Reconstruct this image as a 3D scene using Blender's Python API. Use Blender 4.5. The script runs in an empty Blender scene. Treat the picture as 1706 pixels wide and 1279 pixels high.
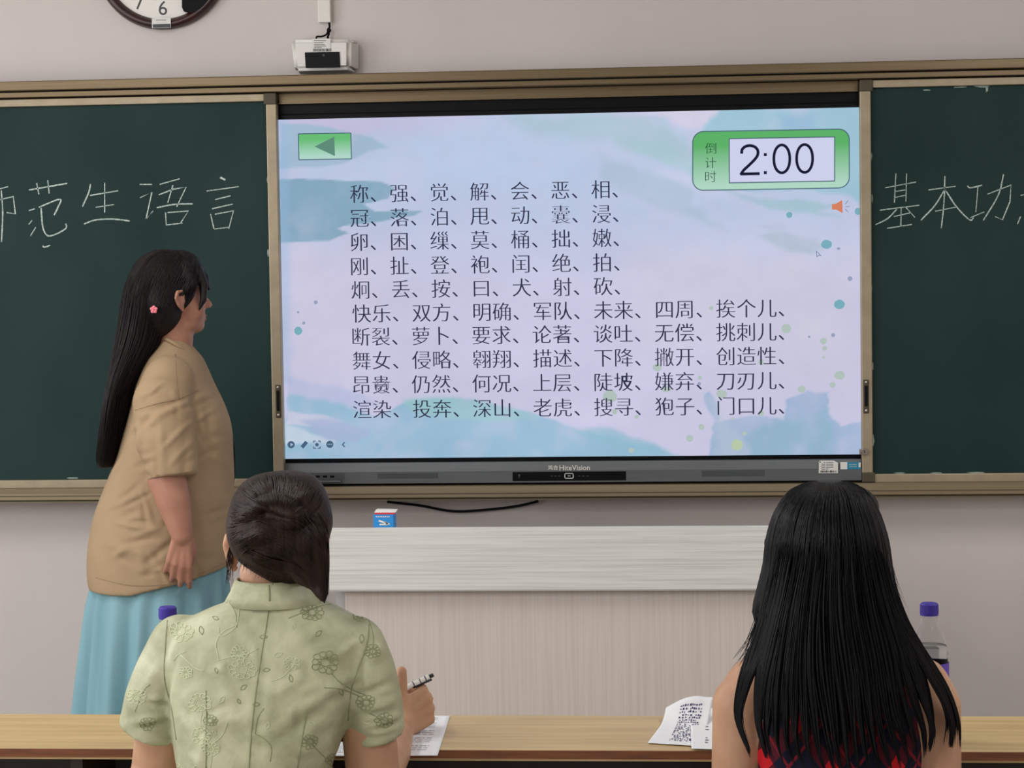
import bpy, bmesh, math, random
import numpy as np
from mathutils import Vector, Matrix, noise
from mathutils.bvhtree import BVHTree

C = bpy.context.scene
COL = C.collection
random.seed(7)
R = math.radians

# ------------------------------------------------------------------ camera
F = 3400.0
YAW, PITCH, ROLL = -0.0803433, -0.05116441, -0.01494895
CAM = Vector((0, -6.3456, 1.49))
cf = Vector((math.sin(YAW) * math.cos(PITCH), math.cos(YAW) * math.cos(PITCH), math.sin(PITCH)))
r0 = Vector((math.cos(YAW), -math.sin(YAW), 0))
u0 = r0.cross(cf)
cr = r0 * math.cos(ROLL) + u0 * math.sin(ROLL)
cu = -r0 * math.sin(ROLL) + u0 * math.cos(ROLL)
cam = bpy.data.cameras.new('camera')
cam.sensor_width = 36
cam.sensor_fit = 'HORIZONTAL'
cam.lens = F / 1706 * 36
cam.clip_start = 0.05
camo = bpy.data.objects.new('camera', cam)
COL.objects.link(camo)
camo.matrix_world = Matrix(((cr.x, cu.x, -cf.x, CAM.x), (cr.y, cu.y, -cf.y, CAM.y), (cr.z, cu.z, -cf.z, CAM.z), (0, 0, 0, 1)))
C.camera = camo
C.view_settings.view_transform = 'Standard'
C.view_settings.look = 'None'
C.view_settings.gamma = 1
C.view_settings.use_curve_mapping = False
C.view_settings.exposure = 0
C.cycles.use_adaptive_sampling = True
C.cycles.adaptive_threshold = 0.025
C.cycles.use_denoising = True
C.cycles.max_bounces = 7
C.cycles.diffuse_bounces = 4
C.cycles.glossy_bounces = 3
C.cycles.caustics_reflective = False
C.cycles.caustics_refractive = False

# ------------------------------------------------------------------ world and daylight
w = bpy.data.worlds.new('world')
C.world = w
w.use_nodes = True
w.node_tree.nodes['Background'].inputs[0].default_value = (0.75, 0.85, 1, 1)
w.node_tree.nodes['Background'].inputs[1].default_value = 0.6
XL, XR, YB, ZC = -4.2, 3.9, -9.6, 3.15      # room shell


def area(name, loc, rot, sx, sy, power, col):
    l = bpy.data.lights.new(name, 'AREA')
    l.shape = 'RECTANGLE'
    l.size, l.size_y, l.energy, l.color = sx, sy, power, col
    o = bpy.data.objects.new(name, l)
    COL.objects.link(o)
    o.location = loc
    o.rotation_euler = rot
    return o


WIN = [(-8.6, -6.6), (-5.9, -3.9), (-3.2, -1.2)]
for k, (a, b) in enumerate(WIN):
    area('window_daylight', (XL - 0.02, (a + b) / 2, 1.85), (0, R(-90), 0), 1.8, 1.9, 50, (1, 0.985, 0.985))
for yy in (-8.2, -5.2, -2.3):               # fluorescent ceiling lamps (two rows)
    for xx in (-2.0, 1.6):
        area('tube_lamp', (xx, yy, 2.93), (0, 0, 0), 0.3, 1.25, 28, (1, 0.985, 0.975))


# ------------------------------------------------------------------ helpers: geometry on the photograph's rays
def ray(x, y):
    return (cr * ((x - 853) / F) + cu * ((639.5 - y) / F) + cf)


def PX(x, y, Y):
    d = ray(x, y)
    return CAM + d * ((Y - CAM.y) / d.y)


def PZ(x, y, z):
    d = ray(x, y)
    return CAM + d * ((z - CAM.z) / d.z)


def lin(c):
    return tuple(((v / 255) / 12.92 if v / 255 <= 0.04045 else ((v / 255 + 0.055) / 1.055) ** 2.4) for v in c) + (1,)


# ------------------------------------------------------------------ helpers: objects
def prop(o, label=None, cat=None, group=None, kind=None):
    if label: o['label'] = label
    if cat: o['category'] = cat
    if group: o['group'] = group
    if kind: o['kind'] = kind
    return o


def thing(name, label, cat, loc=(0, 0, 0), group=None):
    o = bpy.data.objects.new(name, None)
    o.empty_display_size = 0.05
    COL.objects.link(o)
    o.location = loc
    bpy.context.view_layer.update()
    return prop(o, label, cat, group)


def link(name, me, m, parent=None, smooth=False):
    o = bpy.data.objects.new(name, me)
    COL.objects.link(o)
    if m is not None:
        me.materials.clear()
        me.materials.append(m)
    if smooth:
        me.polygons.foreach_set('use_smooth', [True] * len(me.polygons))
    if parent is not None:
        o.parent = parent
        o.matrix_parent_inverse = parent.matrix_world.inverted()
    return o


def from_bm(name, bm, m, parent=None, smooth=False):
    bmesh.ops.recalc_face_normals(bm, faces=bm.faces)
    me = bpy.data.meshes.new(name)
    bm.to_mesh(me)
    bm.free()
    return link(name, me, m, parent, smooth)


def from_np(name, vs, fs, m, parent=None, smooth=False):
    me = bpy.data.meshes.new(name)
    me.from_pydata([tuple(v) for v in vs], [], fs)
    me.update()
    return link(name, me, m, parent, smooth)


def add_box(bm, lo, hi, bev=0.0, seg=2):
    lo, hi = Vector(lo), Vector(hi)
    r = bmesh.ops.create_cube(bm, size=1)
    vs = r['verts']
    for v in vs:
        v.co = Vector(((lo[i] + hi[i]) / 2 + v.co[i] * (hi[i] - lo[i]) for i in range(3)))
    if bev > 0:
        es = list({e for v in vs for e in v.link_edges})
        bmesh.ops.bevel(bm, geom=es, offset=bev, segments=seg, affect='EDGES', profile=0.5)


def box(name, lo, hi, m, parent=None, bev=0.0, seg=2):
    bm = bmesh.new()
    add_box(bm, lo, hi, bev, seg)
    return from_bm(name, bm, m, parent)


def add_poly(bm, pts):
    vs = [bm.verts.new(p) for p in pts]
    return bm.faces.new(vs)


def add_prism(bm, pts, d):
    """pts: outline; extruded by vector d"""
    f = add_poly(bm, pts)
    r = bmesh.ops.extrude_face_region(bm, geom=[f])
    for e in r['geom']:
        if isinstance(e, bmesh.types.BMVert):
            e.co += Vector(d)


def frame_of(pts):
    n = len(pts)
    out = []
    up = None
    for i in range(n):
        t = (pts[min(i + 1, n - 1)] - pts[max(i - 1, 0)])
        t = t.normalized() if t.length > 1e-9 else Vector((0, 0, 1))
        if up is None:
            up = Vector((0, 0, 1)) if abs(t.z) < 0.9 else Vector((1, 0, 0))
        a = up.cross(t)
        if a.length < 1e-6:
            a = Vector((1, 0, 0)).cross(t)
        a.normalize()
        b = t.cross(a)
        up = b
        out.append((a, b))
    return out


def add_tube(bm, pts, radii, n=10, cap=True):
    pts = [Vector(p) for p in pts]
    if not hasattr(radii, '__len__'):
        radii = [radii] * len(pts)
    fr = frame_of(pts)
    rings = []
    for p, r, (a, b) in zip(pts, radii, fr):
        rings.append([bm.verts.new(p + (a * math.cos(2 * math.pi * k / n) + b * math.sin(2 * math.pi * k / n)) * r) for k in range(n)])
    for i in range(len(rings) - 1):
        for k in range(n):
            bm.faces.new((rings[i][k], rings[i][(k + 1) % n], rings[i + 1][(k + 1) % n], rings[i + 1][k]))
    if cap:
        bm.faces.new(list(reversed(rings[0])))
        bm.faces.new(rings[-1])


def add_ball(bm, c, r, M=None, seg=20):
    if not hasattr(r, '__len__'):
        r = (r, r, r)
    res = bmesh.ops.create_uvsphere(bm, u_segments=seg, v_segments=max(8, seg * 2 // 3), radius=1)
    for v in res['verts']:
        p = Vector((v.co.x * r[0], v.co.y * r[1], v.co.z * r[2]))
        if M is not None:
            p = M @ p
        v.co = p + Vector(c)


def add_limb(bm, pts, radii, n=16):
    """rounded tapered limb: tube plus balls at every joint"""
    pts = [Vector(p) for p in pts]
    add_tube(bm, pts, radii, n)
    for p, r in zip(pts, radii):
        add_ball(bm, p, r, seg=14)


def smooth_path(pts, k=6):
    """Catmull-Rom through pts (Vectors or tuples)"""
    pts = [Vector(p) for p in pts]
    P = [2 * pts[0] - pts[1]] + pts + [2 * pts[-1] - pts[-2]]
    out = []
    for i in range(1, len(P) - 2):
        for j in range(k):
            t = j / k
            a, b, c, d = P[i - 1], P[i], P[i + 1], P[i + 2]
            out.append(0.5 * ((2 * b) + (c - a) * t + (2 * a - 5 * b + 4 * c - d) * t * t + (3 * b - a - 3 * c + d) * t ** 3))
    out.append(pts[-1])
    return out


def add_loft(bm, secs, n=48, ex=2.0, cap=True):
    """secs: (cx, cy, z, rx, ry) horizontal superellipse sections"""
    rings = []
    for s in secs:
        cx, cy, z, rx, ry = s[:5]
        e = s[5] if len(s) > 5 else ex
        ring = []
        for k in range(n):
            t = 2 * math.pi * k / n
            c, sn = math.cos(t), math.sin(t)
            ring.append(bm.verts.new((cx + rx * math.copysign(abs(c) ** (2 / e), c), cy + ry * math.copysign(abs(sn) ** (2 / e), sn), z)))
        rings.append(ring)
    for i in range(len(rings) - 1):
        for k in range(n):
            bm.faces.new((rings[i][k], rings[i][(k + 1) % n], rings[i + 1][(k + 1) % n], rings[i + 1][k]))
    if cap:
        bm.faces.new(list(reversed(rings[0])))
        bm.faces.new(rings[-1])
    bmesh.ops.recalc_face_normals(bm, faces=bm.faces)


def dense(secs, k=5):
    """interpolate loft sections smoothly (Catmull-Rom)"""
    n = len(secs[0])
    P = [np.array(s, float) for s in secs]
    P = [2 * P[0] - P[1]] + P + [2 * P[-1] - P[-2]]
    out = []
    for i in range(1, len(P) - 2):
        for j in range(k):
            t = j / k
            a, b, c, d = P[i - 1], P[i], P[i + 1], P[i + 2]
            q = 0.5 * ((2 * b) + (c - a) * t + (2 * a - 5 * b + 4 * c - d) * t * t + (3 * b - a - 3 * c + d) * t ** 3)
            q[3:5] = np.maximum(q[3:5], 0.002)
            out.append(tuple(q))
    out.append(tuple(P[-2]))
    return out


def fuse(name, bm, voxel, smooth, m, parent=None, disp=None):
    """one continuous skin out of overlapping closed shapes"""
    me = bpy.data.meshes.new(name)
    bm.to_mesh(me)
    bm.free()
    o = bpy.data.objects.new(name, me)
    COL.objects.link(o)
    md = o.modifiers.new('r', 'REMESH')
    md.mode = 'VOXEL'
    md.voxel_size = voxel
    sm = o.modifiers.new('s', 'SMOOTH')
    sm.factor = 0.5
    sm.iterations = smooth
    dg = bpy.context.evaluated_depsgraph_get()
    me2 = bpy.data.meshes.new_from_object(o.evaluated_get(dg))
    bpy.data.objects.remove(o)
    me2.name = name
    if disp:
        nv = len(me2.vertices)
        co = np.empty(nv * 3)
        no = np.empty(nv * 3)
        me2.vertices.foreach_get('co', co)
        me2.vertices.foreach_get('normal', no)
        co, no = co.reshape(-1, 3), no.reshape(-1, 3)
        co = co + no * disp(co, no)[:, None]
        me2.vertices.foreach_set('co', co.ravel())
        me2.update()
    return link(name, me2, m, parent, True)


def folds(segs, amp_noise=0.0, scale=12.0, stretch=(1, 1, 1)):
    """cloth folds: ridge/valley lines between 3D points plus soft noise"""
    def f(co, no):
        d = np.zeros(len(co))
        for p, q, wd, am in segs:
            p, q = np.array(p)[[0, 2]], np.array(q)[[0, 2]]
            v = q - p
            c2 = co[:, [0, 2]]
            t = np.clip(((c2 - p) @ v) / (v @ v), 0, 1)
            dist = np.linalg.norm(c2 - (p + t[:, None] * v), axis=1)
            taper = np.sin(np.pi * np.clip(t * 0.9 + 0.05, 0, 1))
            s = dist / wd
            d += am * taper * (1 - s * s) * np.exp(-s * s) * np.clip(-no[:, 1] * 1.8, 0, 1)
        if amp_noise:
            st = np.array(stretch) * scale
            d += amp_noise * np.array([noise.noise(Vector(c * st)) for c in co])
        return d
    return f


def strands(name, paths, rad, m, parent, sides=3):
    vs, fs = [], []
    for pts, r in paths:
        n = len(pts)
        fr = frame_of(pts)
        b0 = len(vs)
        for i, (p, (a, b)) in enumerate(zip(pts, fr)):
            t = i / (n - 1)
            rr = rad * r * (0.12 + 0.88 * min(1, 2.6 * (1 - t))) * (0.3 + 0.7 * min(1, 6 * t))
            for k in range(sides):
                an = 2 * math.pi * k / sides
                vs.append(p + (a * math.cos(an) + b * math.sin(an)) * rr)
        for i in range(n - 1):
            for k in range(sides):
                fs.append((b0 + i * sides + k, b0 + i * sides + (k + 1) % sides, b0 + (i + 1) * sides + (k + 1) % sides, b0 + (i + 1) * sides + k))
    return vs, fs


# ------------------------------------------------------------------ materials
def mat(name, col, rough=0.6, metal=0.0, spec=0.5, **kw):
    m = bpy.data.materials.new(name)
    m.use_nodes = True
    b = m.node_tree.nodes['Principled BSDF']
    b.inputs['Base Color'].default_value = lin(col)
    b.inputs['Roughness'].default_value = rough
    b.inputs['Metallic'].default_value = metal
    b.inputs['Specular IOR Level'].default_value = spec
    for k, v in kw.items():
        b.inputs[k.replace('_', ' ')].default_value = v
    return m


def noisy(name, c1, c2, scale=(1, 1, 1), sc=5.0, detail=4, rough=0.6, metal=0.0, spec=0.5, bump=0.0, lo=0.35, hi=0.65, dist=0.0, coords='Object', bscale=None):
    """procedural two-colour material: stretched noise through a ramp, optional bump"""
    m = mat(name, c1, rough, metal, spec)
    nt = m.node_tree
    b = nt.nodes['Principled BSDF']
    tc = nt.nodes.new('ShaderNodeTexCoord')
    mp = nt.nodes.new('ShaderNodeMapping')
    mp.inputs['Scale'].default_value = scale
    nz = nt.nodes.new('ShaderNodeTexNoise')
    nz.inputs['Scale'].default_value = sc
    nz.inputs['Detail'].default_value = detail
    nz.inputs['Distortion'].default_value = dist
    rp = nt.nodes.new('ShaderNodeValToRGB')
    rp.color_ramp.elements[0].position = lo
    rp.color_ramp.elements[1].position = hi
    rp.color_ramp.elements[0].color = lin(c1)
    rp.color_ramp.elements[1].color = lin(c2)
    nt.links.new(tc.outputs[coords], mp.inputs[0])
    nt.links.new(mp.outputs[0], nz.inputs['Vector'])
    nt.links.new(nz.outputs['Fac'], rp.inputs[0])
    nt.links.new(rp.outputs[0], b.inputs['Base Color'])
    if bump:
        bp = nt.nodes.new('ShaderNodeBump')
        bp.inputs['Strength'].default_value = bump
        bp.inputs['Distance'].default_value = 0.004
        src = nz
        if bscale:
            src = nt.nodes.new('ShaderNodeTexNoise')
            src.inputs['Scale'].default_value = bscale
            src.inputs['Detail'].default_value = 3
            nt.links.new(tc.outputs[coords], src.inputs['Vector'])
        nt.links.new(src.outputs['Fac'], bp.inputs['Height'])
        nt.links.new(bp.outputs[0], b.inputs['Normal'])
    return m


def emit(name, col, s=1.0):
    m = bpy.data.materials.new(name)
    m.use_nodes = True
    nt = m.node_tree
    nt.nodes.remove(nt.nodes['Principled BSDF'])
    e = nt.nodes.new('ShaderNodeEmission')
    e.inputs[0].default_value = lin(col)
    e.inputs[1].default_value = s
    nt.links.new(e.outputs[0], nt.nodes['Material Output'].inputs[0])
    return m


M = {}
M['wall'] = noisy('wall_paint', (214, 206, 202), (207, 199, 196), sc=1.3, rough=0.85, spec=0.2, bump=0.05, bscale=160)
M['ceil'] = mat('ceiling_paint', (225, 224, 220), 0.9)
M['floor'] = noisy('terrazzo', (176, 170, 162), (156, 150, 142), sc=60, rough=0.4)
M['alu'] = noisy('champagne_aluminium', (120, 105, 80), (110, 95, 72), scale=(0.4, 1, 60), sc=6, rough=0.36, metal=0.65)
M['alu_light'] = noisy('pale_champagne_aluminium', (166, 152, 127), (155, 141, 117), scale=(3, 1, 3), sc=6, rough=0.42, metal=0.25)
M['alu_dark'] = mat('dark_olive_trim', (80, 74, 58), 0.5, 0, 0.25)  # dark olive of the corner caps, handles and ledge lines
M['alu_ledge'] = noisy('champagne_ledge_aluminium', (146, 132, 106), (136, 122, 97), scale=(0.4, 1, 60), sc=6, rough=0.4, metal=0.35)
M['slate'] = noisy('green_board_enamel', (28, 51, 49), (36, 58, 56), scale=(1.2, 1, 0.8), sc=2.2, detail=6, rough=0.6, spec=0.15)
M['chalk'] = noisy('chalk_white', (196, 210, 204), (120, 146, 138), sc=220, detail=2, rough=0.95, lo=0.42, hi=0.7)
M['chalk_dim'] = mat('chalk_dust', (150, 165, 158), 0.95)
M['black'] = mat('black_gloss_plastic', (11, 13, 17), 0.35, 0, 0.12)
M['blackmat'] = mat('black_matt_plastic', (14, 13, 14), 0.6, 0, 0.15)
M['bezel'] = noisy('grey_brushed_bezel', (104, 108, 110), (95, 99, 101), scale=(1, 1, 90), sc=4, rough=0.42, metal=0.4)
M['bezel_dark'] = mat('dark_grille', (72, 77, 77), 0.6, 0.2)
M['white'] = mat('white_plastic', (226, 224, 218), 0.45)
M['paperw'] = mat('white_label_paper', (222, 222, 216), 0.7)
M['ink'] = mat('black_ink', (40, 40, 46), 0.7)
M['cyan'] = mat('cyan_label', (28, 130, 160), 0.5)
M['steel'] = mat('steel', (190, 185, 178), 0.25, 1.0)
M['rim'] = noisy('dark_mahogany_rim', (58, 26, 24), (42, 18, 18), sc=14, rough=0.35)
M['face'] = mat('clock_face', (232, 230, 224), 0.5)
M['numeral'] = mat('numeral_grey', (70, 70, 72), 0.6)
M['lectern_w'] = noisy('white_grained_laminate', (218, 218, 213), (194, 193, 188), scale=(1.2, 1, 75), sc=3.0, detail=5, rough=0.5, lo=0.4, hi=0.72)
M['lectern_p'] = noisy('pale_pink_grained_laminate', (206, 196, 188), (198, 187, 179), scale=(60, 1, 1.0), sc=3.2, detail=5, rough=0.5, lo=0.4, hi=0.66)
M['grey'] = mat('grey_laminate', (168, 166, 164), 0.5)
M['desk'] = noisy('pale_oak_laminate', (196, 170, 122), (178, 152, 106), scale=(1.4, 26, 10), sc=2.2, detail=5, rough=0.45)
M['deskedge'] = noisy('brown_desk_edge', (122, 70, 34), (98, 54, 28), scale=(4, 1, 60), sc=3, rough=0.45)
M['deskdark'] = mat('dark_desk_underside', (34, 24, 20), 0.6)
M['paper'] = mat('printer_paper', (226, 228, 232), 0.75, 0, 0.3)
M['print'] = mat('printed_text', (96, 98, 108), 0.8)
M['print_blue'] = mat('blue_ink', (52, 50, 100), 0.8)
M['skin'] = noisy('skin_front_row', (188, 148, 120), (178, 136, 108), sc=18, rough=0.5, spec=0.35, bump=0.06, bscale=220)
M['skin_p'] = noisy('skin_standing', (176, 128, 106), (168, 118, 98), sc=18, rough=0.5, spec=0.35)
for k in ('skin', 'skin_p'):
    b = M[k].node_tree.nodes['Principled BSDF']
    b.inputs['Subsurface Weight'].default_value = 0.12
    b.inputs['Subsurface Radius'].default_value = (0.02, 0.008, 0.004)
    b.inputs['Subsurface Scale'].default_value = 0.4


def hairmat(name, c1, c2, rough=0.45, spec=0.25):
    m = noisy(name, c1, c2, scale=(90, 90, 2.5), sc=2.0, detail=3, rough=rough, spec=spec, bump=0.35)
    return m


M['hair_k'] = hairmat('black_hair', (8, 8, 10), (17, 17, 20), 0.42, 0.16)
M['hair_s'] = hairmat('black_brown_hair', (15, 13, 15), (30, 23, 23))
M['hair_b'] = hairmat('dark_brown_hair', (27, 19, 17), (48, 34, 28), 0.48, 0.14)
M['tee'] = noisy('beige_cotton', (170, 146, 116), (161, 137, 108), sc=6, rough=0.85, spec=0.15, bump=0.12, bscale=500)
M['tee_dark'] = mat('beige_stitching', (152, 129, 101), 0.85)
M['skirt'] = noisy('pale_blue_skirt', (134, 174, 184), (122, 164, 175), scale=(8, 8, 0.6), sc=2.5, rough=0.75, spec=0.2, bump=0.1, bscale=300)
M['dress'] = noisy('pale_green_damask', (188, 190, 158), (153, 156, 124), sc=16, detail=6, rough=0.5, spec=0.35, bump=0.35, bscale=70, lo=0.32, hi=0.66, dist=0.6)
M['stitch'] = mat('light_green_embroidery', (190, 197, 160), 0.5)
M['stitch_d'] = mat('dark_green_embroidery', (136, 143, 106), 0.6)
M['pink'] = mat('pink_hair_clip', (232, 128, 138), 0.45)
M['purple'] = mat('violet_bottle_cap', (52, 36, 150), 0.4)
M['label_v'] = mat('violet_bottle_label', (84, 62, 170), 0.4)
M['blue_box'] = mat('blue_chalk_box', (34, 140, 214), 0.5)
M['red'] = mat('red_band', (206, 62, 70), 0.5)
M['orange'] = emit('icon_orange', (214, 128, 96))
M['eye'] = mat('eyeball', (225, 220, 215), 0.2)
M['iris'] = mat('dark_iris', (30, 20, 16), 0.2)
M['lip'] = mat('lips', (170, 92, 86), 0.45)


def glassmat(name, col, rough=0.02, ior=1.2):
    m = bpy.data.materials.new(name)
    m.use_nodes = True
    nt = m.node_tree
    b = nt.nodes['Principled BSDF']
    b.inputs['Base Color'].default_value = col
    b.inputs['Roughness'].default_value = rough
    b.inputs['IOR'].default_value = ior
    b.inputs['Transmission Weight'].default_value = 1
    return m


M['pet'] = glassmat('clear_plastic', (0.97, 0.97, 0.98, 1), 0.03, 1.12)
M['water'] = glassmat('water', (0.97, 0.98, 1, 1), 0.0, 1.1)


def plaidmat():
    m = mat('navy_red_tartan', (20, 22, 40), 0.8, 0, 0.15)
    nt = m.node_tree
    b = nt.nodes['Principled BSDF']
    tc = nt.nodes.new('ShaderNodeTexCoord')
    sx = nt.nodes.new('ShaderNodeSeparateXYZ')
    nt.links.new(tc.outputs['Object'], sx.inputs[0])

    def math_(op, a, c):
        n = nt.nodes.new('ShaderNodeMath')
        n.operation = op
        for i, v in enumerate((a, c)):
            if isinstance(v, (int, float)):
                n.inputs[i].default_value = v
            else:
                nt.links.new(v, n.inputs[i])
        return n.outputs[0]

    def band(a, period, width, off):
        q = math_('FRACT', math_('ADD', math_('DIVIDE', a, period), off), 0)
        return math_('LESS_THAN', q, width / period)
    p = math_('ADD', math_('MULTIPLY', sx.outputs['X'], 0.82), math_('MULTIPLY', sx.outputs['Z'], 0.57))
    q = math_('SUBTRACT', math_('MULTIPLY', sx.outputs['X'], 0.82), math_('MULTIPLY', sx.outputs['Z'], 0.57))
    r1 = math_('ADD', band(p, 0.078, 0.022, 0.2), band(q, 0.078, 0.022, 0.5))
    th = math_('MAXIMUM', band(p, 0.078, 0.004, 0.72), band(q, 0.078, 0.004, 0.02))
    rp = nt.nodes.new('ShaderNodeValToRGB')
    rp.color_ramp.interpolation = 'CONSTANT'
    e = rp.color_ramp.elements
    e[0].position, e[0].color = 0, lin((18, 20, 40))
    e[1].position, e[1].color = 0.25, lin((74, 18, 32))
    e.new(0.75).color = lin((182, 26, 36))
    nt.links.new(math_('MULTIPLY', r1, 0.5), rp.inputs[0])
    mx = nt.nodes.new('ShaderNodeMix')
    mx.data_type = 'RGBA'
    nt.links.new(th, mx.inputs['Factor'])
    nt.links.new(rp.outputs[0], mx.inputs['A'])
    mx.inputs['B'].default_value = lin((120, 26, 40))
    nt.links.new(mx.outputs['Result'], b.inputs['Base Color'])
    return m


M['plaid'] = plaidmat()

# ------------------------------------------------------------------ room shell
WY = 0.10                                   # front wall face
S = 'structure'
prop(box('floor', (XL - .2, YB - .2, -0.1), (XR + .2, WY + .2, 0), M['floor']), kind=S)
prop(box('ceiling', (XL - .2, YB - .2, ZC), (XR + .2, WY + .2, ZC + .1), M['ceil']), kind=S)
prop(box('wall_front', (XL - .2, WY, 0), (XR + .2, WY + .2, ZC), M['wall']), kind=S)
prop(box('wall_back', (XL - .2, YB - .2, 0), (XR + .2, YB, ZC), M['wall']), kind=S)
prop(box('wall_right', (XR, YB, 0), (XR + .2, WY, ZC), M['wall']), kind=S)
bm = bmesh.new()
add_box(bm, (XL - .2, YB, 0), (XL, WY, 0.9))
add_box(bm, (XL - .2, YB, 2.8), (XL, WY, ZC))
ys = [YB] + [v for ab in WIN for v in ab] + [WY]
for a, b in zip(ys[0::2], ys[1::2]):
    add_box(bm, (XL - .2, a, 0.9), (XL, b, 2.8))
prop(from_bm('wall_left', bm, M['wall']), kind=S)
for k, (a, b) in enumerate(WIN):
    bm = bmesh.new()
    for lo, hi in (((a, .9), (b, .96)), ((a, 2.74), (b, 2.8)), ((a, .96), (a + .06, 2.74)), ((b - .06, .96), (b, 2.74)), (((a + b) / 2 - .03, .96), ((a + b) / 2 + .03, 2.74))):
        add_box(bm, (XL - .16, lo[0], lo[1]), (XL - .1, hi[0], hi[1]))
    prop(from_bm('window_%d' % (k + 1), bm, M['white']), kind=S)


# ------------------------------------------------------------------ blackboard wall unit
def zat(x, y, Y=0.0):
    return PX(x, y, Y).z


def xat(x, y, Y=0.0):
    return PX(x, y, Y).x


XA, XB = -2.75, 1.75
z_top = 2.135
z_b = 0.803
rail = thing('top_rail', 'champagne aluminium top rail running above the blackboards and screen', 'rail', (-.5, 0, z_top))
bm = bmesh.new()
add_box(bm, (XA, -0.035, z_top - 0.030), (XB, WY, z_top), 0.003)
from_bm('rail_cover', bm, M['alu'], rail)
bm = bmesh.new()
add_box(bm, (XA, -0.022, z_top - 0.050), (XB, WY, z_top - 0.033), 0.002)
from_bm('rail_channel', bm, M['alu'], rail)
box('rail_groove', (XA, -0.015, z_top - 0.034), (XB, 0.05, z_top - 0.0295), M['blackmat'], rail)
xpl = xat(468, 500)                          # inner edge of left post
xpr = xat(1434, 500)
box('inner_header', (xpl + 0.002, 0.024, z_top - 0.083), (xpr - 0.002, 0.033, z_top - 0.052), M['alu'], rail)
box('header_lip', (xpl + 0.002, 0.016, z_top - 0.085), (xpr - 0.002, 0.033, z_top - 0.0825), M['alu'], rail)
ledge = thing('chalk_ledge', 'champagne aluminium chalk ledge running below the blackboards and screen', 'ledge', (-.5, 0, z_b))
bm = bmesh.new()
pr = [(-0.045, z_b + 0.012), (-0.045, z_b + 0.03), (-0.03, z_b + 0.045), (WY, z_b + 0.045), (WY, z_b), (-0.02, z_b), (-0.02, z_b + 0.012)]
add_prism(bm, [(XA, y, z) for y, z in pr], (XB - XA, 0, 0))
from_bm('ledge_profile', bm, M['alu_ledge'], ledge)
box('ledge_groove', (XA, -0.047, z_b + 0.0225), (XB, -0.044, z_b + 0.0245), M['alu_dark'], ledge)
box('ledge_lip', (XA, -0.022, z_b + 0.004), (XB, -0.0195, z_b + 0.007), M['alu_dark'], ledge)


def board(label, x0, x1, post_side, strokes_fn, dust):
    zb0, zt0 = z_b + 0.045, z_top - 0.052
    t = thing('sliding_blackboard', label, 'blackboard', ((x0 + x1) / 2, 0, zb0), 'green sliding blackboards')
    pw = 0.033
    gx0, gx1 = (x0, x1 - pw) if post_side > 0 else (x0 + pw, x1)
    box('writing_surface', (gx0, 0.004, zb0 + 0.012), (gx1, 0.02, zt0 - 0.018), M['slate'], t)
    box('top_trim', (gx0 - (0 if post_side > 0 else -0.006), -0.008, zt0 - 0.025), (gx1 - (0.006 if post_side > 0 else 0), 0.018, zt0 - 0.002), M['alu_light'], t, 0.002)
    box('bottom_trim', (gx0, -0.008, zb0), (gx1, 0.018, zb0 + 0.026), M['alu_light'], t, 0.002)
    px0, px1 = (gx1, x1) if post_side > 0 else (x0, gx0)
    box('side_post', (px0, -0.012, zb0 + 0.03), (px1, 0.022, zt0 - 0.034), M['alu_light'], t, 0.003)
    e = 0.006
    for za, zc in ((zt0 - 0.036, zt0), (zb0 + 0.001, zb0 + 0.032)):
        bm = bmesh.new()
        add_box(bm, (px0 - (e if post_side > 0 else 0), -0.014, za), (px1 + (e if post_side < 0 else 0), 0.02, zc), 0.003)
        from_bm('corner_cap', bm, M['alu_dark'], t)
    # recessed pull handle
    hx = (px0 + px1) / 2 + (0.004 if post_side > 0 else -0.003)
    hz = zat(466 if post_side > 0 else 1442, 668 if post_side > 0 else 660)
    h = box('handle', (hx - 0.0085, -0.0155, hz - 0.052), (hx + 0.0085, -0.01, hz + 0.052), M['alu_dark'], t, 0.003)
    bm = bmesh.new()
    add_box(bm, (hx - 0.005, -0.0165, hz - 0.03), (hx + 0.005, -0.0145, hz + 0.034), 0.0006)
    from_bm('recess', bm, M['blackmat'], h)
    for dz in (-0.043, 0.044):
        bm = bmesh.new()
        add_ball(bm, (hx, -0.016, hz + dz), (0.0045, 0.002, 0.0045), seg=10)
        from_bm('screw', bm, M['steel'], h, True)
    # chalk writing
    vs, fs = [], []
    rnd = random.Random(3)
    for st, wd in strokes_fn:
        pts = smooth_path([(p[0], p[1], 0) for p in st], 5) if len(st) > 2 and wd > 0 else [Vector((p[0], p[1], 0)) for p in st]
        wd = abs(wd)
        Q = [PX(p.x, p.y, 0.0035) for p in pts]
        n = len(Q)
        b0 = len(vs)
        for i, p in enumerate(Q):
            d = (Q[min(i + 1, n - 1)] - Q[max(i - 1, 0)]).normalized()
            s = Vector((-d.z, 0, d.x))
            r = wd * (0.8 + 0.4 * rnd.random()) * (0.75 if i in (0, n - 1) else 1)
            vs += [p + s * r, p - s * r]
        for i in range(n - 1):
            fs.append((b0 + 2 * i, b0 + 2 * i + 1, b0 + 2 * i + 3, b0 + 2 * i + 2))
    from_np('chalk_lettering', vs, fs, M['chalk'], t)
    # chalk dust smudges on the edges
    bm = bmesh.new()
    for (x, y, a, b) in dust:
        c = PX(x, y, 0.003)
        n = 9
        add_poly(bm, [c + Vector((a * math.cos(6.283 * k / n) * (0.6 + 0.7 * rnd.random()), 0, b * math.sin(6.283 * k / n) * (0.6 + 0.7 * rnd.random()))) for k in range(n)])
    if dust:
        from_bm('chalk_stain', bm, M['chalk_dim'], t)
    return t


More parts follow.
